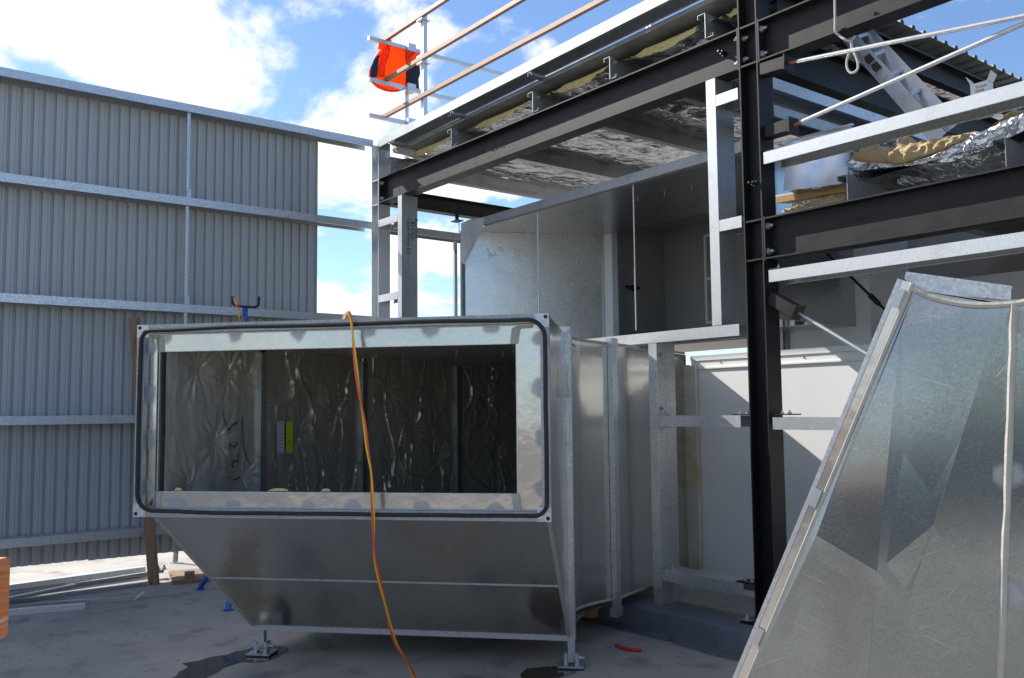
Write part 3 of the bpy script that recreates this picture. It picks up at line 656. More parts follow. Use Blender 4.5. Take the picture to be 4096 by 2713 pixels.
for x in (-4.9, -4.5, -4.1): inst('screw', SCREW, lb, (x, 5.9985, 1.98), Euler((math.pi/2, 0, 0)), (.7, .7, .7)); inst('screw', SCREW, lb, (x, 5.989, .13), Euler((math.pi/2, 0, 0)), (.7, .7, .7))

# ------------------------------------------------------------------ main duct
ANG = math.radians(42); UU = V((math.cos(ANG), math.sin(ANG), 0)); NN = V((UU.y, -UU.x, 0)); DO = V((-4.367, 3.821, 0))
def q(a, b, z): return DO+UU*a+NN*b+V((0, 0, z))
du = thing('main_duct', 'big rectangular sheet metal duct elbow with open framed mouth, on short legs', 'duct', q(-1.1, .3, 0))
A0, A1, Z0, Z1 = -2.412, .024, 1.006, 2.118; FB = .93
def dbox(a0, b0, z0, a1, b1, z1, k=None):
    k = k or MB(); k.prism([(a0, b0), (a1, b0), (a1, b1), (a0, b1)], DO+V((0, 0, z0)), UU, NN, V((0, 0, z1-z0))); return k
rw = .05
f_ = MB(); dbox(A0, FB-.035, Z0, A1, FB, Z0+rw, f_); dbox(A0, FB-.035, Z1-rw, A1, FB, Z1, f_); dbox(A0, FB-.035, Z0+rw, A0+rw, FB, Z1-rw, f_); dbox(A1-rw, FB-.035, Z0+rw, A1, FB, Z1-rw, f_)
f_.build('mouth_flange', GALD, du)
for a in (A0, A1-.075):
    for z in (Z0, Z1-.075):
        c_ = dbox(a, FB+.0005, z, a+.075, FB+.003, z+.075).build('corner_plate', GAL, du)
        h = q(a+(.018 if a < -1 else .057), FB+.0035, z+(.057 if z > 1.5 else .018)); MB().tube([h, h+NN*.0015], .011, 12).build('bolt_hole', RUBBER, c_)
# opening measured on the face plane
def onface(x, y, b=FB): 
    P = onplane(x, y, q(0, b, 1), NN); r = P-DO; return r.dot(UU), P.z
i00 = onface(364, 1136, FB-.05); i11 = onface(1194, 795, FB-.05); i01 = onface(371, 815, FB-.05); i10 = onface(1194, 1142, FB-.05)
IA0, IA1 = (i00[0]+i01[0])/2, (i11[0]+i10[0])/2; IZ0, IZ1 = (i00[1]+i10[1])/2, (i01[1]+i11[1])/2
ft = .002
for nm, a0, z0, a1, z1 in (('face_plate', A0+rw, Z0+rw, IA0, Z1-rw), ('face_plate', IA1, Z0+rw, A1-rw, Z1-rw), ('face_plate', IA0, Z0+rw, IA1, IZ0), ('face_plate', IA0, IZ1, IA1, Z1-rw)):
    k = dbox(a0, FB-.052, z0, a1, FB-.050, z1)
    fp = k.build(nm, DUCT, du)
    if a1-a0 > 1:       # spot weld touch-ups along the outer edge of the long plates
        zz = z0 if z0 < 1.5 else z1; sg = 1 if z0 < 1.5 else -1
        for i in range(6): spot(fp, q(a0+.10+(a1-a0-.2)*i/5+random.uniform(-.08, .08), FB-.0494, zz), UU, V((0, 0, sg)), random.uniform(.05, .065), random.uniform(.05, .08), 1, i+z0)
    else:
        sg = 1 if a0 < -1 else -1
        for i in range(4): spot(fp, q(a0 if sg > 0 else a1, FB-.0494, z0+.12+(z1-z0-.2)*i/3), V((0, 0, 1)), UU*sg, random.uniform(.05, .085), random.uniform(.05, .075), 1, i+a0)
k = MB(); dbox(IA0, FB-.085, IZ0-.004, IA1, FB-.0495, IZ0, k); dbox(IA0, FB-.085, IZ1, IA1, FB-.0495, IZ1+.004, k); dbox(IA0-.004, FB-.085, IZ0, IA0, FB-.0495, IZ1, k); dbox(IA1, FB-.085, IZ0, IA1+.004, FB-.0495, IZ1, k)
k.build('opening_lip', GAL, du)
lp = .008
dbox(A0+rw-.002, FB-.05, Z0+rw, A1-rw, FB-.044, Z0+rw+lp).build('inner_ledge', GAL, du); dbox(A0+rw, FB-.05, Z1-rw-lp, A1-rw, FB-.044, Z1-rw).build('inner_ledge', GAL, du)
# beige sealant in the corners of the face
for a, z, sx, sz in ((IA0, IZ1, -1, 1), (IA0, IZ0, -1, -1), (IA1, IZ1, 1, 1), (IA1, IZ0, 1, -1)):
    pts = [(.03, 0), (.03, .02), (.02, .11), (-.02, .135), (-.1, .13), (-.1, .11), (-.03, .105), (-.022, .06), (-.015, 0)]
    P = [q(a-sx*p[0] if sx < 0 else a+p[0]*-1, FB-.0485, z+sz*p[1]*.75) for p in pts]
    P = [q(a+sx*(-p[0]), FB-.0485, z+sz*p[1]*.78) for p in pts]
    MB().outline(P, NN, .004, .02, .004, 5, True).build('sealant', SEAL, du, smooth=True)
# rubber gasket round the flange
gk = []; rr = .10; ga0, ga1, gz0, gz1 = A0+.028, A1-.022, Z0+.03, Z1-.03
for (ca, cz, t0) in ((ga1-rr, gz1-rr, 0), (ga0+rr*.6, gz1-rr*.6, 90), (ga0+rr, gz0+rr, 180), (ga1-rr*.7, gz0+rr*.7, 270)):
    r_ = {0: rr, 90: rr*.6, 180: rr, 270: rr*.7}[t0]
    for j in range(7):
        t_ = math.radians(t0+15*j); gk.append((ca+r_*math.cos(t_), cz+r_*math.sin(t_)))
G = []
for i in range(len(gk)):
    a_, b_ = gk[i], gk[(i+1) % len(gk)]; m_ = max(1, int(math.hypot(b_[0]-a_[0], b_[1]-a_[1])/.12))
    for j in range(m_):
        a = a_[0]+(b_[0]-a_[0])*j/m_; z = a_[1]+(b_[1]-a_[1])*j/m_; G.append(q(a+.006*noise.noise(V((a*2, z*2, 0))), FB+.010, z+.010*noise.noise(V((a*2, z*2, 8)))))
MB().tube(G, .0115, 8, closed=True).build('rubber_gasket', RUBBER, du, smooth=True)
# transition body behind the mouth
BA0, BA1, BZ0, BZ1 = -2.10, 0.0, .205, 2.085
fb = FB-.036
def mid(p, r_, t): return V(p).lerp(V(r_), t)
F00, F10, F11, F01 = q(A0+.112, fb, Z0+.006), q(A1-.02, fb, Z0+.006), q(A1-.01, fb, Z1-.01), q(A0+.112, fb, Z1-.01)
B00, B10, B11, B01 = q(BA0, .037, BZ0), q(BA1, .037, BZ0), q(BA1, .037, BZ1), q(BA0, .037, BZ1)
M0, M1 = mid(F00, B00, .53), mid(F10, B10, .53)
t_ = .003
MB().slab([M0, M1, F10, F00], t_).build('bottom_panel', DUCT, du)
MB().slab([B00, B10, M1, M0], t_).build('bottom_panel', DUCT, du)
MB().bar(M0-V((0, 0, .002)), M1-V((0, 0, .002)), .018, .008, NN).build('standing_seam', GALD, du)
MB().slab([F10, B10, B11, F11], t_).build('side_panel', DUCT, du)
MB().slab([F01, B01, B00, F00], t_).build('side_panel', DUCT, du)
MB().slab([F01, F11, B11, B01], t_).build('top_panel', DUCT, du)
for P, Q in ((F00, B00), (F10, B10)):
    MB().tube([mid(P, Q, i/14)+V((0, 0, -.002))+V((noise.noise(mid(P, Q, i/14)*20), noise.noise(mid(P, Q, i/14)*22), 0))*.003 for i in range(15)], .013, 6).build('sealant', SEAL, du, smooth=True)
# back flange pair
k = MB()
for b0 in (-.037, .001):
    fw = .038
    dbox(BA0-fw, b0, BZ0-fw, BA1+fw, b0+.034, BZ0, k); dbox(BA0-fw, b0, BZ1, BA1+fw, b0+.034, BZ1+fw, k); dbox(BA0-fw, b0, BZ0, BA0, b0+.034, BZ1, k); dbox(BA1, b0, BZ0, BA1+fw, b0+.034, BZ1, k)
k.build('joint_flange', GAL, du)
for z in (BZ0-.03, BZ1-.01): dbox(BA1-.05, .0355, z, BA1+.038, .039, z+.05).build('corner_plate', ZINC, du)
inst('bolt', BOLT, du, q(BA1+.018, .04, BZ1+.018), Euler((0, 0, math.atan2(NN.y, NN.x))), (.8, .8, .8))
# legs
for a, bb, z1 in ((BA0+.05, .0, BZ0-.04), (BA1+.012, .0, BZ0-.04)):
    lg = dbox(a-.022, bb-.022, .035, a+.022, bb+.022, z1).build('leg', GAL, du)
    dbox(a-.08, bb-.07, .012, a+.08, bb+.07, .021).build('foot_plate', GAL, lg); dbox(a-.08, bb-.07, .001, a+.08, bb+.07, .0115).build('rubber_pad', RUBBER, lg)
    k = dbox(a-.045, bb-.03, .0215, a-.024, bb+.03, .09); dbox(a+.024, bb-.03, .0215, a+.045, bb+.03, .09, k); k.build('clevis', GAL, lg)
    inst('bolt', BOLT, lg, q(a, bb+.032, .06), Euler((0, 0, math.atan2(NN.y, NN.x))), (.9, .9, .9)); inst('bolt', BOLT, lg, q(a+.046, bb, .06), Euler((0, 0, ANG)), (.8, .8, .8))
# elbow segments: throat (right) and heel (left) walls in plan
T = [q(0, -.038, 0), V((-4.60, 4.16, 0)), V((-4.745, 4.56, 0))]
T2 = [V((-4.755, 4.60, 0)), V((-4.90, 5.0, 0)), V((-5.03, 5.35, 0)), V((-5.27, 5.97, 0))]
H = [q(-2.1, -.038, 0), V((-6.25, 2.95, 0)), V((-6.52, 3.5, 0))]
H2 = [V((-6.53, 3.54, 0)), V((-6.78, 4.6, 0)), V((-6.86, 5.3, 0)), V((-6.9, 5.97, 0))]
def smoothp(P, n=8):
    o = []
    for i in range(len(P)-1):
        p0, p1, p2_, p3_ = P[max(i-1, 0)], P[i], P[i+1], P[min(i+2, len(P)-1)]
        for j in range(n):
            t = j/n; o.append(.5*((2*p1)+(p2_-p0)*t+(2*p0-5*p1+4*p2_-p3_)*t*t+(3*p1-p0-3*p2_+p3_)*t**3))
    o.append(P[-1].copy()); return o
def wallstrip(path, zb, zt, m, name, th=.003, smooth=True):
    k = MB(); n = len(path)
    zb_ = zb if isinstance(zb, (list, tuple)) else (zb, zb); 
    def fn(s, t):
        i = min(int(s*(n-1)), n-2); f = s*(n-1)-i; p = path[i].lerp(path[i+1], f); z0 = zb_[0]+(zb_[1]-zb_[0])*s
        return (p.x, p.y, z0+(zt-z0)*t)
    k.grid(fn, (n-1)*2, 1); return k.build(name, m, du, smooth=smooth)
ZBN = (.205, .20)
wallstrip(smoothp(T), (.325, .255), 2.075, DUCT, 'throat_panel'); wallstrip(smoothp(T2), (.25, .24), 2.06, DUCT, 'throat_panel')
wallstrip(smoothp(H), ZBN, 2.075, DUCT, 'heel_panel'); wallstrip(smoothp(H2), (.20, .16), 2.06, DUCT, 'heel_panel')
for zz, za, nm in ((2.075, 2.06, 'top_panel'), (.30, .245, 'bottom_panel')):
    for Ta, Ha, z in ((T, H, zz), (T2, H2, za)):
        a, b = smoothp(Ta), smoothp(Ha); m_ = min(len(a), len(b))
        k = MB(); k.grid(lambda s, t: V((*(a[min(int(s*(len(a)-1)+.5), len(a)-1)].lerp(b[min(int(s*(len(b)-1)+.5), len(b)-1)], t)).to_2d(), z)), m_-1, 1); k.build(nm, DUCT, du)
for P, z0_, dirv in ((T[-1], .2, (T2[0]-T[-1])),):
    dd = (T2[1]-T[-2]).normalized(); nn = V((dd.y, -dd.x, 0)); c = (T[-1]+T2[0])/2
    k = MB(); k.prism([(-.034, 0), (-.002, 0), (-.002, .04), (-.034, .04)], c+V((0, 0, .16)), dd, nn, V((0, 0, 1.95))); k.prism([(.002, 0), (.034, 0), (.034, .04), (.002, .04)], c+V((0, 0, .16)), dd, nn, V((0, 0, 1.95)))
    k.build('joint_flange', GAL, du)
    for z in (.14, 2.05): MB().prism([(-.05, -.01), (.05, -.01), (.05, .043), (-.05, .043)], c+V((0, 0, z)), dd, nn, V((0, 0, .06))).build('corner_plate', ZINC, du)
# sealant beads along the elbow's top and bottom edges
for path, z0_, z1_ in ((smoothp(T), .325, .255), (smoothp(T2), .25, .24)):
    for zz in (None, 2.072):
        n = len(path); MB().tube([p+V((0, 0, (z0_+(z1_-z0_)*i/(n-1)) if zz is None else zz)) for i, p in enumerate(path)], .011, 6).build('sealant', SEAL, du, smooth=True)
e = T2[-1]; 
MB().box((e.x+.004, e.y-.012, .17), (e.x+.05, e.y+.018, 1.97)).build('stained_flange', GLUE, du)
MB().box((e.x+.055, e.y-.016, .17), (e.x+.13, e.y+.012, 1.96)).build('stained_flange', GLUE, du)
for i in range(10):
    for dx in (.03, .09): inst('screw', SCREW, du, (e.x+dx, e.y-.017, .3+i*.175), Euler((math.pi/2, 0, 0)), (.8, .8, .8))
# lining inside: foil faced boards, joint trims
def liner(path, z0, z1, seed, m=FOILW, sub=34, amp=.012, pins=()):
    n = len(path); L_ = [0]
    for i in range(n-1): L_.append(L_[-1]+(path[i+1]-path[i]).length)
    def fn(s, t):
        d = s*L_[-1]; i = 0
        while i < n-2 and L_[i+1] < d: i += 1
        f = (d-L_[i])/max(1e-6, L_[i+1]-L_[i]); p = path[i].lerp(path[i+1], f); tg = (path[i+1]-path[i]).normalized(); nr = V((tg.y, -tg.x, 0)); zz0 = z0(s) if callable(z0) else z0; z = zz0+(z1-zz0)*t
        h = amp*(noise.noise(V((d*9, z*2.5, seed)))*.8+abs(noise.noise(V((d*20, z*7, seed+3))))*.5)
        if seed > 1:
            rg = max(0, 1-abs(noise.noise(V((d*2.6+.5*noise.noise(V((d*3, z*3, seed))), z*1.5, seed+11))))*20); h += .016*rg*rg
            rg = max(0, 1-abs(noise.noise(V((d*6, z*2.2, seed+17))))*18); h += .010*rg*rg
        for pd, pz in pins:
            r = math.hypot(d-pd, z-pz); an = math.atan2(z-pz, d-pd)
            h -= .022*math.exp(-(r/.08)**2); h += .0055*max(0, .55+1.1*noise.noise(V((math.cos(an)*1.7+pd*9, math.sin(an)*1.7, seed+pz*5))))*math.cos(an*13+seed+pd*20+6*noise.noise(V((d*5, z*5, seed))))*math.exp(-((r-.08)/.11)**2)
        p = p+nr*(h+.034); return (p.x, p.y, z)
    return fn, L_[-1]
FI = q(A0+.120, FB-.07, 0)
segs = [([FI, q(-2.10, .02, 0)], [(.28, 1.86), (.55, 1.85), (.75, 1.82), (.45, 1.42), (.22, 1.15), (.7, 1.2)]), ([H[0], H[1], H[2]], [(.2, 1.75), (.6, 1.7), (.42, 1.45), (.2, 1.13), (.85, 1.15), (.9, 1.6)]), ([H2[0], H2[1]], [(.25, 1.75), (.55, 1.45), (.8, 1.75), (.85, 1.2), (.3, 1.15)]), ([H2[1], H2[2], H2[3]], [(.4, 1.7), (.9, 1.4), (.5, 1.2)])]
for i, (pth, pins) in enumerate(segs):
    pth = smoothp(pth, 6) if len(pth) > 2 else pth
    fn, LL = liner(pth, (lambda s_: 1.08-.82*s_) if i == 0 else .25, 2.03, i*7.3, pins=pins, amp=.007 if i == 0 else .009)
    MB().grid(fn, 110, 140).build('insulation_board', FOILW, du, smooth=True)
    if i < 3:
        p = pth[-1]; tg = (pth[-1]-pth[-2]).normalized(); nr = V((tg.y, -tg.x, 0))
        k = MB(); k.prism([(-.03, .01), (.03, .01), (.03, .062), (-.03, .062)], p+V((0, 0, .25)), tg, nr, V((0, 0, 1.75))); k.build('joint_trim', GALD, du)
# inner throat side, ceiling and floor linings
k = MB(); P = [q(IA1+.06, FB-.09, 0), q(-.04, 0, 0), T[1]+V((-.05, 0, 0)), T[2]+V((-.05, 0, 0)), T2[1]+V((-.05, 0, 0)), T2[2]+V((-.05, 0, 0)), T2[3]+V((-.05, 0, 0))]
fn, LL = liner(P[::-1], (lambda s_: .26 if s_ < .68 else .26+.85*(s_-.68)/.32), 2.03, 50, amp=.01); k.grid(fn, 60, 12); k.build('insulation_board', FOILW, du, smooth=True)
cl_a = [q(IA0-.03, FB-.09, 0), q(-2.1, 0, 0), H[1], H[2], H2[1], H2[2], H2[3]]; cl_b = [q(IA1+.05, FB-.09, 0), q(0, 0, 0), T[1], T[2], T2[1], T2[2], T2[3]]
def ceilf(z, amp):
    def fn(s, t):
        i = min(int(s*6), 5); f = s*6-i; p = cl_a[i].lerp(cl_a[i+1], f).lerp(cl_b[i].lerp(cl_b[i+1], f), t)
        zz = z if s > .05 else z
        return (p.x, p.y, zz+amp*noise.noise(V((p.x*4, p.y*4, z)))+amp*.5*noise.noise(V((p.x*13, p.y*9, z))))
    return fn
MB().grid(ceilf(2.03, .022), 60, 60).build('ceiling_lining', FOILW, du, smooth=True)
MB().grid(lambda s, t: (lambda p: (p[0], p[1], max(.235, .97-.75*min(1, s*6)) + .0))(ceilf(0, 0)(s, t)), 36, 6).build('floor_lining', FOILW, du)
MB().slab([cl_a[-1]+V((0, .02, .2)), cl_b[-1]+V((0, .02, .2)), cl_b[-1]+V((0, .02, 2.06)), cl_a[-1]+V((0, .02, 2.06))], .004).build('end_damper', DARK, du)
rng = random.Random(5)
for i in range(14):
    p = V(ceilf(2.025, 0)(rng.uniform(.02, .6), rng.uniform(.1, .9))); MB().tube([p, p-V((0, 0, .05))], .002, 5).build('pin', ZINC, du)
# tags and handwriting on the lining
n0 = (lambda tg: V((tg.y, -tg.x, 0)))((q(-2.10, .02, 0)-FI).normalized())
oni = lambda x, y: onplane(x, y, FI+n0*.058, n0)
zt_ = lambda x, y: ((400+x/1.2463)/1.7297, (1200+y/1.2463)/1.7297)
strokes('marker_text', INK, du, [[(683, 608), (675, 622), (668, 616), (660, 625), (652, 640), (637, 652), (640, 640)], [(680, 705), (684, 722), (668, 735), (646, 715), (650, 745)], [(686, 768), (688, 790), (690, 808), (665, 800), (658, 818), (662, 835)], [(698, 880), (685, 892), (662, 898)]], lambda x, y: oni(*zt_(x, y)), .0042)
strokes('marker_text', INK, du, [[(614, 545), (618, 590), (630, 632)], [(712, 585), (710, 640), (715, 720), (728, 780), (748, 820)]], lambda x, y: oni(*zt_(x, y)), .003)
tgv = (H[1]-H[0]).normalized(); n1_ = V((tgv.y, -tgv.x, 0)); ond = lambda x, y: onplane(x, y, H[0]+n1_*.085, n1_)
def sticker(name, m, x0, y0, x1, y1):
    P = [ond(x0, y1), ond(x1, y1), ond(x1, y0), ond(x0, y0)]; return MB().slab(P, .001).build(name, m, du), P
st, P = sticker('white_label', LABW, 641, 974, 657, 1049); st2, P2 = sticker('lime_label', LABY, 662, 975, 677, 1048)
for st_, P_, nl in ((st, P, 9), (st2, P2, 3)):
    k = MB()
    for i in range(nl):
        f = (i+.6)/(nl+.2)
        a = P_[3].lerp(P_[0], f)+n1_*.0018; b = P_[2].lerp(P_[1], f)+n1_*.0018
        if nl == 3: a = P_[3].lerp(P_[2], (i+1)/4).lerp(P_[0].lerp(P_[1], (i+1)/4), .5)+n1_*.0018; b = a.lerp(P_[0].lerp(P_[1], (i+1)/4), .7)
        k.tube([a.lerp(b, .2), a.lerp(b, .8)], .0016, 4)
    k.build('print_lines', INK, st_)
ss = q(.036, .18, 1.72)
MB().slab([ss, ss+NN*.07, ss+NN*.06+V((0, 0, .10)), ss+NN*.02+V((0, 0, .16))], .001).build('lime_tape', LABY, du)
MB().slab([ss-NN*.05+V((0, 0, -.05)), ss+NN*.10+V((.0, 0, -.05)), ss+NN*.10+V((.01, 0, .0)), ss-NN*.05+V((.01, 0, 0))], .001).build('tag', LABW, du)
# wool caught on the sill of the opening
for a0, ln in ((-1.62, .13), (-1.30, .06), (-2.2, .05)):
    MB().outline([q(a0+ln*x, FB-.07, IZ0+.004+.016*z) for x, z in ((0, 0), (1, 0), (.9, .7), (.6, 1), (.3, .9))], NN, .01, .02, .004, 3).build('wool_scrap', WOOL, du, smooth=True)

# ------------------------------------------------------------------ power cord over the mouth of the duct
cpx = [(795, 735), (799, 724), (806, 722), (813, 740), (818, 790), (824, 850), (832, 910), (843, 975), (851, 1040), (859, 1090), (862, 1150), (864, 1205), (868, 1290), (889, 1385), (913, 1480), (944, 1532), (972, 1580)]
cp = []
end = at(972, 1580, 'z', .012); eb = (end-DO).dot(NN)
for i, (x, y) in enumerate(cpx):
    b = FB+.03 if y < 1210 else FB+.03+(eb-FB-.03)*((y-1210)/(1580-1210))**1.3
    if i == 0: b = FB-.06
    if i == 1: b = FB-.02
    p = onplane(x, y, q(0, b, 1), NN)
    if i <= 1: p.z = Z1+.01+.012*i
    cp.append(p)
cp += [end+V((.3, .02, -.001)), end+V((.75, -.1, -.001))]
cp = smoothp(cp, 7)
cd = thing('extension_cord', 'twisted yellow and red cord hanging over the mouth of the big duct', 'cord', (end.x, end.y, 0))
for ph, m in ((0, CORDY), (math.pi, CORDR)):
    pts = []; d_ = 0
    for i, p in enumerate(cp):
        if i: d_ += (cp[i]-cp[i-1]).length
        tg = (cp[min(i+1, len(cp)-1)]-cp[max(i-1, 0)]).normalized(); sx = tg.cross(NN).normalized(); a = ph+d_*8
        pts.append(p+sx*(.0056*math.cos(a))+NN*(.0056*math.sin(a)+.006))
    MB().tube(pts, .0056, 8).build('strand', m, cd, smooth=True)

# ------------------------------------------------------------------ things behind the duct
# blue cable stand
pb = V((-7.35, 2.95, 0)); 
s0 = at(567, 712, 'y', 2.95); sx = s0.x
cs = thing('cable_stand', 'blue cable stand with black U hook behind the big duct', 'stand', (sx, 2.95, 0))
hd = [at(537, 686, 'y', 2.95), at(538, 702, 'y', 2.95), at(545, 708, 'y', 2.95), at(590, 711, 'y', 2.95), at(598, 706, 'y', 2.95), at(599, 686, 'y', 2.95)]
MB().tube(hd, .011, 8).build('u_hook', RUBBER, cs, smooth=True)
MB().bar((s0.x, 2.95, .55), (s0.x, 2.95, s0.z), .036, .036, (0, 1, 0)).build('pole', BLUE, cs)
for px, py in ((461, 1364), (527, 1412)):
    f = at(px, py, 'z', .0); 
    lgm = MB().bar(f+V((0, 0, .004)), V((s0.x, 2.95, .75)), .04, .03).build('leg', BLUE, cs)
    MB().box((f.x-.035, f.y-.035, .0005), (f.x+.035, f.y+.035, .012)).build('foot', BLUE, lgm)
f = V((s0.x-.2, 3.5, 0)); MB().bar(f+V((0, 0, .004)), V((s0.x, 2.95, .75)), .04, .03).build('leg', BLUE, cs)
hc = smoothp([at(x, y, 'y', 2.93) for x, y in ((556, 745), (549, 722), (545, 700), (540, 690), (546, 688), (553, 700), (558, 722), (566, 745), (568, 790))], 6)
hk = thing('hanging_cord', 'yellow and red cord looped over the black U hook of the blue stand', 'cord', hc[-1])
MB().tube(hc[:30], .0045, 7).build('strand', CORDY, hk, smooth=True); MB().tube([p+V((.012, -.015, .004)) for p in hc[22:]], .0045, 7).build('strand', CORDR, hk, smooth=True)
# timber prop
b_ = at(356, 1352, 'z', 0); tp = onplane(310, 734, b_, V((.77, -.63, 0)))
tq = thing('timber_prop', 'weathered brown timber prop leaning behind the left end of the duct', 'timber', b_)
MB().bar(b_, tp, .09, .045, NN).build('plank', TIMB, tq); 
MB().outline([b_+V((-.04, -.035, .002)), b_+V((.04, .03, .002)), b_+V((.035, .02, .09)), b_+V((0, 0, .06)), b_+V((-.03, -.03, .10))], V((.77, -.63, 0)), .012, .02, .01, 2).build('splintered_end', RUST, tq)
# slim post with foot near the wall bottom
f = at(398, 1302, 'z', 0)
t = thing('steel_post', 'short galvanised post with bent foot at the sunlit gap under the wall', 'post', f)
MB().prism(Upoly(.05, .03), f+V((0, 0, .01)), (0, 1, 0), (1, 0, 0), (.01, .02, .32)).build('channel', GALD, t); MB().bar(f+V((0, 0, .005)), f+V((.12, .06, .005)), .06, .006).build('foot', GALD, t)
# timber board with block
f = at(437, 1343, 'z', 0)
t = thing('ply_board', 'brown plywood board lying flat on the floor behind the duct', 'board', f)
c = [at(390, 1327, 'z', .004), at(400, 1352, 'z', .004), at(500, 1343, 'z', .004), at(478, 1320, 'z', .004)]
MB().slab(c, .03).build('board', TIMB, t)
f2 = at(438, 1334, 'z', .04); MB().bar(f2+V((-.06, .02, .0)), f2+V((.07, -.02, .0)), .09, .09).build('timber_block', TIMB, label='small brown timber block sitting on the plywood board', cat='block')
# channels lying on the floor by the wall
z6 = lambda x, y: (x/1.6914/1.7297, (1900+y/1.6914)/1.7297)
def chan(p, e_, zb, W, F, label, m=GAL, ext=.9, turn=1):
    P, Q = at(*z6(*p), 'z', zb+F), at(*z6(*e_), 'z', zb+F); d_ = (Q-P).normalized(); P = P-d_*ext; sd_ = d_.cross(V((0, 0, 1)))*-1
    t = thing('steel_channel', label, 'channel', ((P.x+Q.x)/2, (P.y+Q.y)/2, zb), 'loose steel channels on the floor')
    MB().prism(Cpoly(W, F, .015), P, sd_, V((0, 0, -1)), Q-P).build('channel', m, t); return t, Q, d_
chan((65, 745), (985, 622), .05, .10, .05, 'long bright channel nearest the wall, at the edge of the sunlit floor')
chan((65, 790), (1000, 650), .002, .10, .045, 'long dull channel lying beside the bright one near the wall', GALD)
chan((65, 830), (520, 740), .05, .06, .03, 'short channel lying slantwise on top of the others', GALD)
chan((65, 850), (1000, 725), .002, .05, .03, 'thin channel at the front of the loose pile, reaching to the prop', GALD)
tt_, Q, d_ = chan((65, 880), (905, 822), .002, .04, .035, 'separate slim channel with a bent clip end, in front of the pile', GALD)
MB().bar(Q+V((0, 0, -.03)), Q+d_*.08+V((0, 0, .03)), .05, .008).build('end_clip', GAL, tt_)
chan((65, 915), (575, 872), .002, .06, .045, 'short bright channel nearest the camera on the floor at left')
tt_, Q, d_ = chan((600, 720), (1110, 640), .05, .04, .03, 'channel at the back of the pile with nuts at its end beside the prop', GALD, .2)
for o_ in (.0, .06): inst('bolt', BOLT, tt_, Q-d_*o_+V((0, 0, .004)), R_Z)
# offcuts and litter
a = at(1362, 1432, 'z', 0); t = thing('timber_offcut', 'short pale timber offcut on the floor beside the grey kerb', 'timber', a)
P = at(1368, 1431, 'z', .002); Q = at(1300, 1417, 'z', .002); MB().bar(P+V((0, .03, .04)), Q+V((0, .06, .04)), .09, .07).build('block', PINE, t)
a = [at(x, y, 'z', .012) for x, y in ((1425, 1491), (1436, 1497), (1452, 1501), (1468, 1503), (1484, 1504))]
rp = smoothp(a, 6); t = thing('red_hose_offcut', 'short curved red plastic hose offcut lying on the concrete', 'hose', a[2])
MB().tube(rp, [.011+.0025*(i % 2) for i in range(len(rp))], 9).build('hose', REDP, t)
c = [at(x, y, 'z', .004) for x, y in ((1543, 1476), (1560, 1475), (1564, 1486), (1545, 1486))]; MB().slab(c, .004).build('metal_offcut', ZINC, label='small square sheet metal scrap lying by the grey kerb', cat='scrap')
zk = lambda x, y: ((2240+x/2.631)/1.7297, (2250+y/2.631)/1.7297)
for (x, y), lb in zip(((1215, 985), (495, 882), (985, 748), (690, 1010)), ('loose screw on the concrete right of the red hose offcut', 'small bolt on the concrete left of the red hose offcut', 'loose screw on the painted strip near the metal scrap', 'tiny screw on the concrete below the red hose offcut')):
    p = at(*zk(x, y), 'z', .005); MB().tube([p-V((.02, .006, 0)), p+V((.02, .006, 0)), p+V((.024, .007, 0))], [.003, .003, .007], 7).build('loose_screw', ZINC, label=lb, cat='screw')
for (x, y), lb in zip(((375, 842), (172, 968), (330, 1080)), ('loose bolt on the floor near the slim channel', 'loose bolt on the floor in front of the channels', 'bent nail on the bare concrete at left')):
    p = at(*z6(x, y), 'z', .005); MB().tube([p-V((.03, .006, 0)), p+V((.02, .012, 0)), p+V((.024, .013, 0))], [.004, .004, .009], 7).build('loose_bolt', GALD, label=lb, cat='bolt')
rng = random.Random(11); k = MB()
for i in range(700):
    x, y = rng.uniform(-9, -3.4), rng.uniform(.9, 4.8); r = rng.uniform(.003, .009)
    k.prism([(r*math.cos(a*1.26+i)*rng.uniform(.6, 1), r*math.sin(a*1.26+i)*rng.uniform(.6, 1)) for a in range(5)], (x, y, 0), (1, 0, 0), (0, 1, 0), (0, 0, r*.6))
k.build('grit', CONC, kind='stuff')

# orange board at the near left
ob = thing('orange_board', 'orange painted rough sawn board end at the near left edge', 'board', (-1.9, .1, 0))
pe = at(9, 1385, 'y', .19); e0 = V((pe.x, pe.y, pe.z)); dl = V((-RGT.x, -RGT.y, 0)).normalized()
dist = (e0-EYE).dot(FWD); hh = 183/FPX*dist
MB().bar(e0, e0+dl*1.1, .03, hh).build('board', ORANGE, ob, bevel=.004)
for f in (.5, .95):
    p = e0+dl*f; fn_ = V((-FWD.x, -FWD.y, 0)).normalized()
    MB().bar(p-fn_*.04+V((0, 0, hh/2)), V((p.x, p.y, .0))-fn_*.04, .05, .035, FWD).build('leg', TIMB, ob)

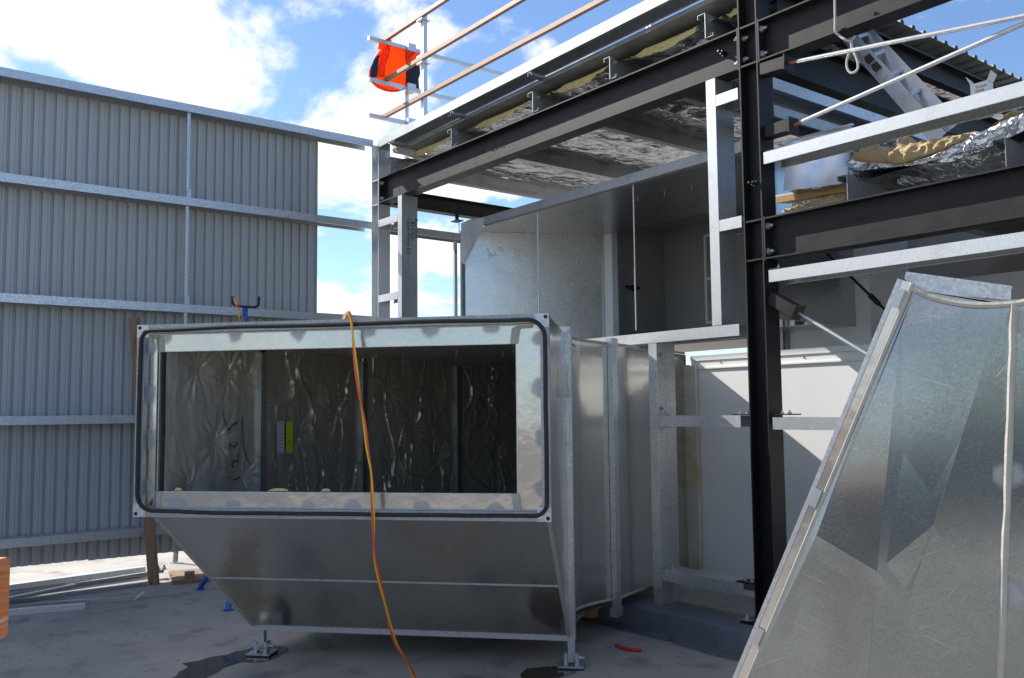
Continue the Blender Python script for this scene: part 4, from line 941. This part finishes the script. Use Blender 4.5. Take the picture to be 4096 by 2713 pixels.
# ------------------------------------------------------------------ transition duct standing on the right
TD0 = V((-1.5, 2.69, 0)); taz = math.radians(72); TDv = V((math.sin(taz), math.cos(taz), 0)); TNv = V((TDv.y, -TDv.x, 0))
td = thing('transition_duct', 'scuffed sheet metal transition duct with slanted flange standing at right', 'duct', (-1.2, 2.6, 0))
def tq_(x, y, off=0.): return onplane(x, y, TD0+TNv*off, TNv)
def ext_(a, b, z): return a+(b-a)*((z-a.z)/(b.z-a.z))
eT, eL = tq_(2086, 648), tq_(1705, 1568); eB = ext_(eT, eL, .03)
def tp(x, y, off=0.): return tq_(x, y)+TNv*off
sT = tp(2345, 704); sB = ext_(sT, tp(2315, 1568), .03)
cA0 = tp(2178, 690, .004); cA1 = ext_(tp(2062, 850), tp(2005, 1568), .03)+TNv*.0; cB0 = tp(2322, 706); cB1 = ext_(tp(2322, 715), tp(2040, 1568), .03)-TNv*.012
fA = tp(2034, 1318, .036); fB = tp(2162, 1212, .022); fC = tp(1893, 1236, .026); fS = tp(2322, 1460, .0); kB = tp(2100, 1400, .026)  # fold offsets tilt the facets to shape lighter and darker bands
cL0 = tp(2116, 672); cL1 = ext_(tp(2116, 672), tp(1893, 1236), .03)
cA0 = tp(2085, 760, .010)
def panel(*pts):
    nn_ = V((0, 0, 0)); P = [V(p) for p in pts]
    for i in range(len(P)): nn_ += P[i].cross(P[(i+1) % len(P)])
    if nn_.dot(TNv) < 0: P = P[::-1]
    k = MB(); n = len(P); k.v = P+[p-TNv*.002 for p in P]; k.f = [tuple(range(n)), tuple(range(n, 2*n))[::-1]]+[(i, (i+1) % n, n+(i+1) % n, n+i) for i in range(n)]
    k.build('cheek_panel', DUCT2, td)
k0 = tp(2098, 668, .0)
panel(eB, cL1, fC, cL0, k0, eT-V((0, 0, .02)))
panel(cL0, fC, fA, cA0)
panel(cL0, cA0, fA, kB, fB, cB0)
panel(cB0, fB, kB, fS, sB, sT) if False else None
panel(cB0, fB, fS, sT); panel(fB, kB, fS); panel(fS, kB, sB)
panel(fC, cL1, cA1, fA); panel(fA, cA1, cB1, kB); panel(kB, cB1, sB)
rR0 = sT+TDv*.75-TNv*.05+V((0, 0, .03)); rR1 = V((rR0.x, rR0.y, .03))
panel(sB, rR1, rR0, sT)
sp = [sB.lerp(sT, i/28)+TNv*.006+TDv*(.005*noise.noise(V((i*.6, 4, 0)))) for i in range(29)]
MB().tube(sp, [.011+.004*noise.noise(V((i*.8, 7, 0))) for i in range(29)], 8).build('sealant', SEAL, td, smooth=True)
for yy in (1098, 1372, 742):
    spot(td, tp(2332 if yy > 800 else 2352, yy, .0035), TDv, V((0, 0, 1)), .056 if yy > 800 else .034, .046 if yy > 800 else .04, 0, yy*.01)
arc = smoothp([tp(x, y, .006) for x, y in ((2112, 668), (2150, 686), (2200, 699), (2260, 706), (2345, 703), (2400, 690))], 6)
MB().tube(arc, .010, 6).build('sealant', SEAL, td, smooth=True)
# closing strip between the arc and the folds below it
k = MB(); k.grid(lambda s_, t_: (arc[min(int(s_*23+.5), len(arc)-1)]-TNv*.007).lerp(cL0.lerp(cB0, s_), t_), 12, 1); k.build('cheek_panel', DUCT2, td)
# slanted mouth flange along the left edge, its far side hidden behind the cheek
ed = (eT-eB).normalized(); eo = TNv.cross(ed).normalized()
if eo.dot(TDv) > 0: eo = -eo
MB().prism([(-.002, -.045), (.012, -.045), (.012, .012), (-.002, .012)], eB, eo, TNv, eT-eB).build('mouth_flange', GAL, td)
MB().prism([(-.028, .001), (-.0025, .001), (-.0025, .008), (-.028, .008)], eB, eo, TNv, eT-eB).build('mouth_flange', DUCT, td)
MB().tube([eB.lerp(eT, i/24)-eo*.034+TNv*.005+TNv*(.002*noise.noise(V((i, 0, 0)))) for i in range(25)], .009, 6).build('sealant', SEAL, td, smooth=True)
for yy in (1470, 1150, 690):
    xx = 2086+(1705-2086)*(yy-648)/(1568-648); p = tp(xx+9, yy, .0125); MB().bar(p-ed*.03, p+ed*.03, .026, .003, TNv).build('corner_plate', ZINC, td)
# far side, top and back of the box
VB = -TNv*.62
VV = (V((eT.x, eT.y, 0))-V((0, 0, 0))).normalized()*.62
fTL, fTR = eT+VV+TDv*.06, rR0+VV
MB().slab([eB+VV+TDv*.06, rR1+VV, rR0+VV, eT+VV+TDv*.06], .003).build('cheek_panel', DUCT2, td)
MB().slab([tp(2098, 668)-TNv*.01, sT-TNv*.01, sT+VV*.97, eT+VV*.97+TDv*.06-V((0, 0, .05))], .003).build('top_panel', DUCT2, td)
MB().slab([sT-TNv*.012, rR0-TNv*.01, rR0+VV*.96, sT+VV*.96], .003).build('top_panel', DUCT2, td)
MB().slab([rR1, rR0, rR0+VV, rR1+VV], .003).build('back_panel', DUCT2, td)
g0, g1, g2, g3 = (onplane(x, y, TD0-TNv*.05, TNv) for x, y in ((2092, 636), (2338, 670), (2338, 694), (2104, 676)))
MB().slab([g3, g2, g1, g0], -.004).build('top_flange', GAL, td); MB().bar(g0-TNv*.012, g1-TNv*.012, .024, .006, TDv.cross(V((0,0,1)))).build('top_flange', GAL, td)

# ------------------------------------------------------------------ right bay: rods, low roof, loose insulation
def stub(p0, p1, w_, h_, label, rod_to, rr=.011, rust=True, yo=0):
    t = thing('brace_rod', label, 'brace rod', p0, 'bracing rods of the right bay')
    MB().bar(p0, p1, w_, h_).build('bracket', BLACK, t, bevel=.004)
    d_ = (V(p1)-V(p0)).normalized(); MB().bar(V(p1)+d_*.0005, V(p1)+d_*.010, w_+.02, h_+.02).build('end_plate', BLACK, t)
    dr_ = (V(rod_to)-V(p1)).normalized(); s = V(p1)+d_*.012
    MB().tube([s, s+dr_*.07], .010, 9).build('threaded_end', RUST if rust else ZINC, t); MB().tube([s+dr_*.065, V(rod_to)], rr+.003, 10).build('rod', GAL, t, smooth=True)
stub(V((-3.731, 5.10, 3.905)), V((-3.53, 5.10, 3.895)), .09, .085, 'upper galvanised bracing rod from the black column, sloping down to the right', V((2.0, 5.10, 3.13)))
stub(V((-3.731, 5.13, 3.475)), V((-3.53, 5.13, 3.475)), .09, .085, 'middle galvanised bracing rod from the black column, with rusty threaded end', V((2.0, 5.16, 4.19)))
pA, pB = at(1790, 695, 'y', 5.12), at(1843, 722, 'y', 5.12)
stub(V((-3.731, 5.12, pA.z+.02)), pB, .09, .085, 'lowest bracing rod running down behind the leaning duct', at(2010, 822, 'y', 5.12)+ (at(2010, 822, 'y', 5.12)-pB)*1.2, rust=False)
t = thing('brace_rod', 'thin dark bracing rod with turnbuckle inside the right bay', 'brace rod', at(1915, 590, 'y', 6.3), 'bracing rods of the right bay')
a, b = at(1880, 556, 'y', 6.3), at(2100, 768, 'y', 6.3); MB().tube([a, b], .011, 8).build('rod', BLACK, t, smooth=True); m_ = at(2022, 693, 'y', 6.3); dd = (b-a).normalized(); MB().tube([m_-dd*.05, m_+dd*.05], .02, 10).build('turnbuckle', BLACK, t)

LX = (-3.165, -2.2)
for x, lb in zip(LX, ('low roof purlin end behind the right bay beam, beside the chipboard', 'low roof purlin under the loose foil blanket at the right edge')):
    t = thing('roof_purlin', lb, 'purlin', (x, 7, 2.88), 'purlins of the low roof')
    MB().prism([(-.07, .16), (-.07, .192), (0, .192), (0, .003), (.067, .003), (.067, .02), (.07, .02), (.07, 0), (-.003, 0), (-.003, .189), (-.067, .189), (-.067, .16)], (x, 5.16, 2.880), (1, 0, 0), (0, 0, 1), (0, 3.4, 0)).build('z_section', GALD, t)
lo = thing('low_roof_blanket', 'foil ceiling of the low roof seen in shade under the right bay beam', 'insulation', (-.5, 7, 2.9))
MB().grid(lambda s, t: (-3.70+7.0*s, 5.3+3.29*t, 3.085+.02*noise.noise(V((s*50, t*14, 0)))-.03*abs(math.sin(s*18))), 90, 36).build('foil_facing', FOIL, lo, smooth=True)
MB().grid(lambda s, t: (-4.12+.95*s, 5.95+.03*noise.noise(V((s*6, t*6, 2))), 2.86+.72*t), 16, 12).build('foil_upstand', FOIL, lo, smooth=True)
MB().box((-3.70, 5.7, 3.16), (3.3, 8.59, 3.2)).build('roof_sheet', ROOFS, lo)
MB().box((-6.5, 8.6, .101), (3.3, 8.64, 3.5)).build('interior_wall', PANEL, kind='structure')
MB().box((3.32, 5.3, .101), (3.36, 8.6, 3.2)).build('interior_wall', PANEL, kind='structure')
# loose foil with yellow wool
zyy = lambda x, y, Y: at((3060+x/2.0627)/1.7297, (400+y/2.0627)/1.7297, 'y', Y)
fb_ = thing('loose_blanket', 'loose crumpled foil with torn yellow glass wool hanging over the lower beam', 'insulation', zyy(1200, 540, 5.2))
up = [(670, 505), (720, 490), (790, 515), (900, 520), (1050, 530), (1165, 528), (1300, 480), (1480, 415), (1620, 340), (1760, 270), (1850, 240), (1960, 180), (2060, 130), (2137, 112)]
lw = [(690, 545), (760, 585), (850, 580), (950, 565), (1060, 552), (1170, 545), (1300, 530), (1480, 510), (1620, 480), (1760, 430), (1850, 390), (1960, 340), (2060, 290), (2137, 255)]
upP = [zyy(x, y, 5.345) for x, y in up]; lwP = [zyy(x, y, 5.32+.012*math.sin(i)) for i, (x, y) in enumerate(lw)]
def ext(P): d_ = P[-1]-P[-4]; return P+[P[-1]+d_*1.0+V((0, 0, -.02)), P[-1]+d_*2.2+V((0, 0, -.05)), P[-1]+d_*3.6+V((0, 0, .05))]
upP, lwP = ext(upP), ext(lwP)
def lerpP(P, s): i = min(int(s*(len(P)-1)), len(P)-2); return P[i].lerp(P[i+1], s*(len(P)-1)-i)
def crump(s, t):
    p = lerpP(upP, s).lerp(lerpP(lwP, s), t); n_ = noise.noise_vector(p*11)*.022+noise.noise_vector(p*27)*.010
    return p+V((n_.x*.6, n_.y*1.3, n_.z*.8))*(1 if 0 < t < 1 else .5)
MB().grid(crump, 170, 16).build('foil_facing', FOILB, fb_, smooth=False)
def under(s, t):
    p0 = lerpP(lwP, s); p1 = V((p0.x-.25, 6.2, 3.03)); p = p0.lerp(p1, t); n_ = noise.noise_vector(p*9)*.02
    return p+n_*(1 if t > 0 else .0)+V((0, 0, -.05*math.sin(math.pi*t)))
MB().grid(under, 120, 22).build('foil_underside', FOIL, fb_, smooth=True)
wl = [(735, 460), (728, 420), (770, 430), (790, 405), (850, 350), (880, 335), (930, 365), (1000, 410), (1085, 380), (1130, 310), (1170, 295), (1215, 315), (1260, 350), (1380, 330), (1480, 310), (1600, 295), (1740, 265), (1790, 275), (1850, 240), (1940, 170), (2040, 100), (2062, 55), (2080, 90), (2137, 80)]
P = [zyy(x, y, 5.40) for x, y in wl]; dn = [zyy(x, y+8, 5.40) for x, y in up[::-1]]
MB().outline(P+dn, (0, -1, .2), .045, .013, .035, 4, lscale=30).build('glass_wool', WOOLP, fb_, smooth=True)
MB().grid(lambda s, t: (lambda p: p+V((0, .06+.5*t, .02+.05*t+.02*noise.noise(p*14))))(lerpP(ext(P), s)+V((0, 0, -.05))), 60, 6).build('glass_wool', WOOL, fb_, smooth=True)
# film covered sheet, chipboard and batt stacked on the beam
Yb = 5.62
bx = thing('filmed_metal_sheet', 'shiny blue-white filmed sheet metal standing on edge behind the upper girt', 'sheet metal', zyy(420, 740, Yb))
tlp, trp, blp, brp = zyy(165, 345, Yb), zyy(718, 200, Yb), zyy(170, 755, Yb), zyy(690, 690, Yb)
MB().grid(lambda s, t: blp.lerp(brp, s).lerp(tlp.lerp(trp, s), t)+V((0, .02*math.sin(math.pi*s)-.03*(1-t)**3, 0)), 20, 14).build('sheet', FILM, bx, smooth=True)
MB().bar(tlp+V((0, .01, 0)), trp+V((0, .01, 0)), .03, .012).build('folded_edge', ALU, bx)
cb = thing('chipboard_offcut', 'chipboard offcut with white edge lying over pale wool on the beam', 'board', zyy(380, 820, 5.46))
a, b = zyy(88, 800, 5.42), zyy(684, 700, 5.42); a2 = a+V((0, .15, .014)); b2_ = b+V((0, .15, .014))
MB().slab([a, b, b2_, a2], .012).build('white_face', CARD, cb); MB().slab([a-V((0, 0, .001)), a2-V((0, 0, .001)), b2_-V((0, 0, .001)), b-V((0, 0, .001))], .042).build('board', CHIP, cb)
wp = [(135, 925), (170, 890), (240, 870), (350, 850), (420, 820), (500, 790), (580, 765), (650, 770), (668, 800), (640, 830), (400, 880), (150, 935)]
MB().outline([zyy(x, y, 5.45) for x, y in wp], (0, -1, .3), .045, .013, .03, 8, lscale=32).build('wool_batt', WOOLP, smooth=True, label='pale torn glass wool batt squeezed under the chipboard on the beam', cat='insulation')
rpl = smoothp([zyy(x, y, 5.3) for x, y in ((700, 580), (720, 650), (690, 720), (700, 800))], 4)
MB().grid(lambda s, t: zyy(690+80*s+20*math.sin(t*6), 580+210*t, 5.28+.05*noise.noise(V((s*3, t*4, 1)))), 8, 14).build('foil_scrap', FOIL, smooth=True, label='dark foil scrap hanging between chipboard and purlin end', cat='foil')

# rope on the upper beam
zx = lambda x, y, Y: at((2800+x/2.8)/1.7297, (y/2.8)/1.7297, 'y', Y)
rpt = [(1508, -60), (1510, 0), (1512, 120), (1513, 250), (1515, 350)]
pp = [zx(x, y, 5.035) for x, y in rpt]+[zx(x, y, 5.06) for x, y in ((1560, 400), (1630, 445))]+[zx(x, y, 5.10) for x, y in ((1690, 470), (1700, 520), (1672, 590), (1645, 680), (1648, 760), (1680, 812), (1725, 812), (1765, 770), (1765, 690), (1735, 610), (1705, 540), (1692, 470))]+[zx(x, y, 5.12) for x, y in ((1720, 430), (1735, 400))]
MB().tube(smoothp(pp, 5), .0075, 7).build('rope', ROPE, smooth=True, label='thin grey rope with a loop hanging under the highest beam at right', cat='rope')

# ladder against the high roof edge
ld = thing('ladder', 'worn aluminium ladder leaning from the low roof to the high roof edge', 'ladder', (-2.9, 5.6, 3.2))
sA0, sA1 = V((-2.9, 5.52, 3.49)), V((-3.5, 5.86, 4.22)); dA = sA1-sA0; vw = ((sA0+sA1)/2-EYE).normalized()
off = vw*.36+RGT*.115+UPV*.05; sB0, sB1 = sA0+off, sA1+off; dB = dA
ac = dA.cross(vw)
for P0_, P1_ in ((sA0-dA*.36, sA1+dA*.22), (sB0-dA*.36, sB1+dA*.22)):
    st_ = MB(); dn_ = dA.normalized(); wv = ac.normalized(); st_.prism([(-.05, -.004), (.05, -.004), (.05, .03), (.046, .03), (.046, 0), (-.046, 0), (-.046, .03), (-.05, .03)], P0_, wv, vw, P1_-P0_); st_.build('stile', ALU, ld)
for i in range(5):
    f = -.15+.30*i; MB().tube([sA0+dA*f+vw*.002, sB0+dA*f-vw*.005], .017, 10).build('rung', ALU, ld, smooth=True)
for f in (.60, .72): MB().outline([sA0+dA*(f+u_*.045)-vw*.005+ac.normalized()*(v_*.028) for u_, v_ in ((-1, -1), (1, -1), (1.2, .5), (0, 1), (-1, .8))], -vw, .002, .02, .001, 1, True).build('paint_smear', INK, ld)
for f in (.15, .45, .82): MB().tube([sA0+dA*f-vw*.0045, sA0+dA*f-vw*.0060], .020, 12).build('rung_end', GALD, ld)
c0 = at(2270, 200, 'y', 5.6); ct = thing('small_carton', 'small torn white carton standing on the low roof behind the upper girt', 'carton', c0-V((0, 0, .18)))
k = MB(); k.box((c0.x-.05, 5.56, c0.z-.19), (c0.x+.05, 5.64, c0.z+.015)); k.build('box', CARD, ct)
for dx, r_ in ((-.05, .5), (.05, -.4)): MB().slab([(c0.x+dx, 5.56, c0.z+.016), (c0.x+dx, 5.64, c0.z+.016), (c0.x+dx*1.5, 5.64, c0.z+.06), (c0.x+dx*1.5, 5.56, c0.z+.07)], .002).build('flap', CARD, ct)
text('TUGA\nFIXX', 'print', INK, ct, (c0.x-.02, 5.5595, c0.z-.02), (1, 0, 0), (0, 0, 1), .025)

# lettering to plain meshes
bpy.context.view_layer.update()
dg = bpy.context.evaluated_depsgraph_get()
for o in [o for o in scene.objects if o.type == 'FONT']:
    me = bpy.data.meshes.new_from_object(o.evaluated_get(dg)); n = o.name.split('.')[0]
    if not me.materials: me.materials.append(o.data.materials[0])
    c = bpy.data.objects.new(n, me); COL.objects.link(c); c.parent = o.parent; c.matrix_local = o.matrix_local.copy(); bpy.data.objects.remove(o)
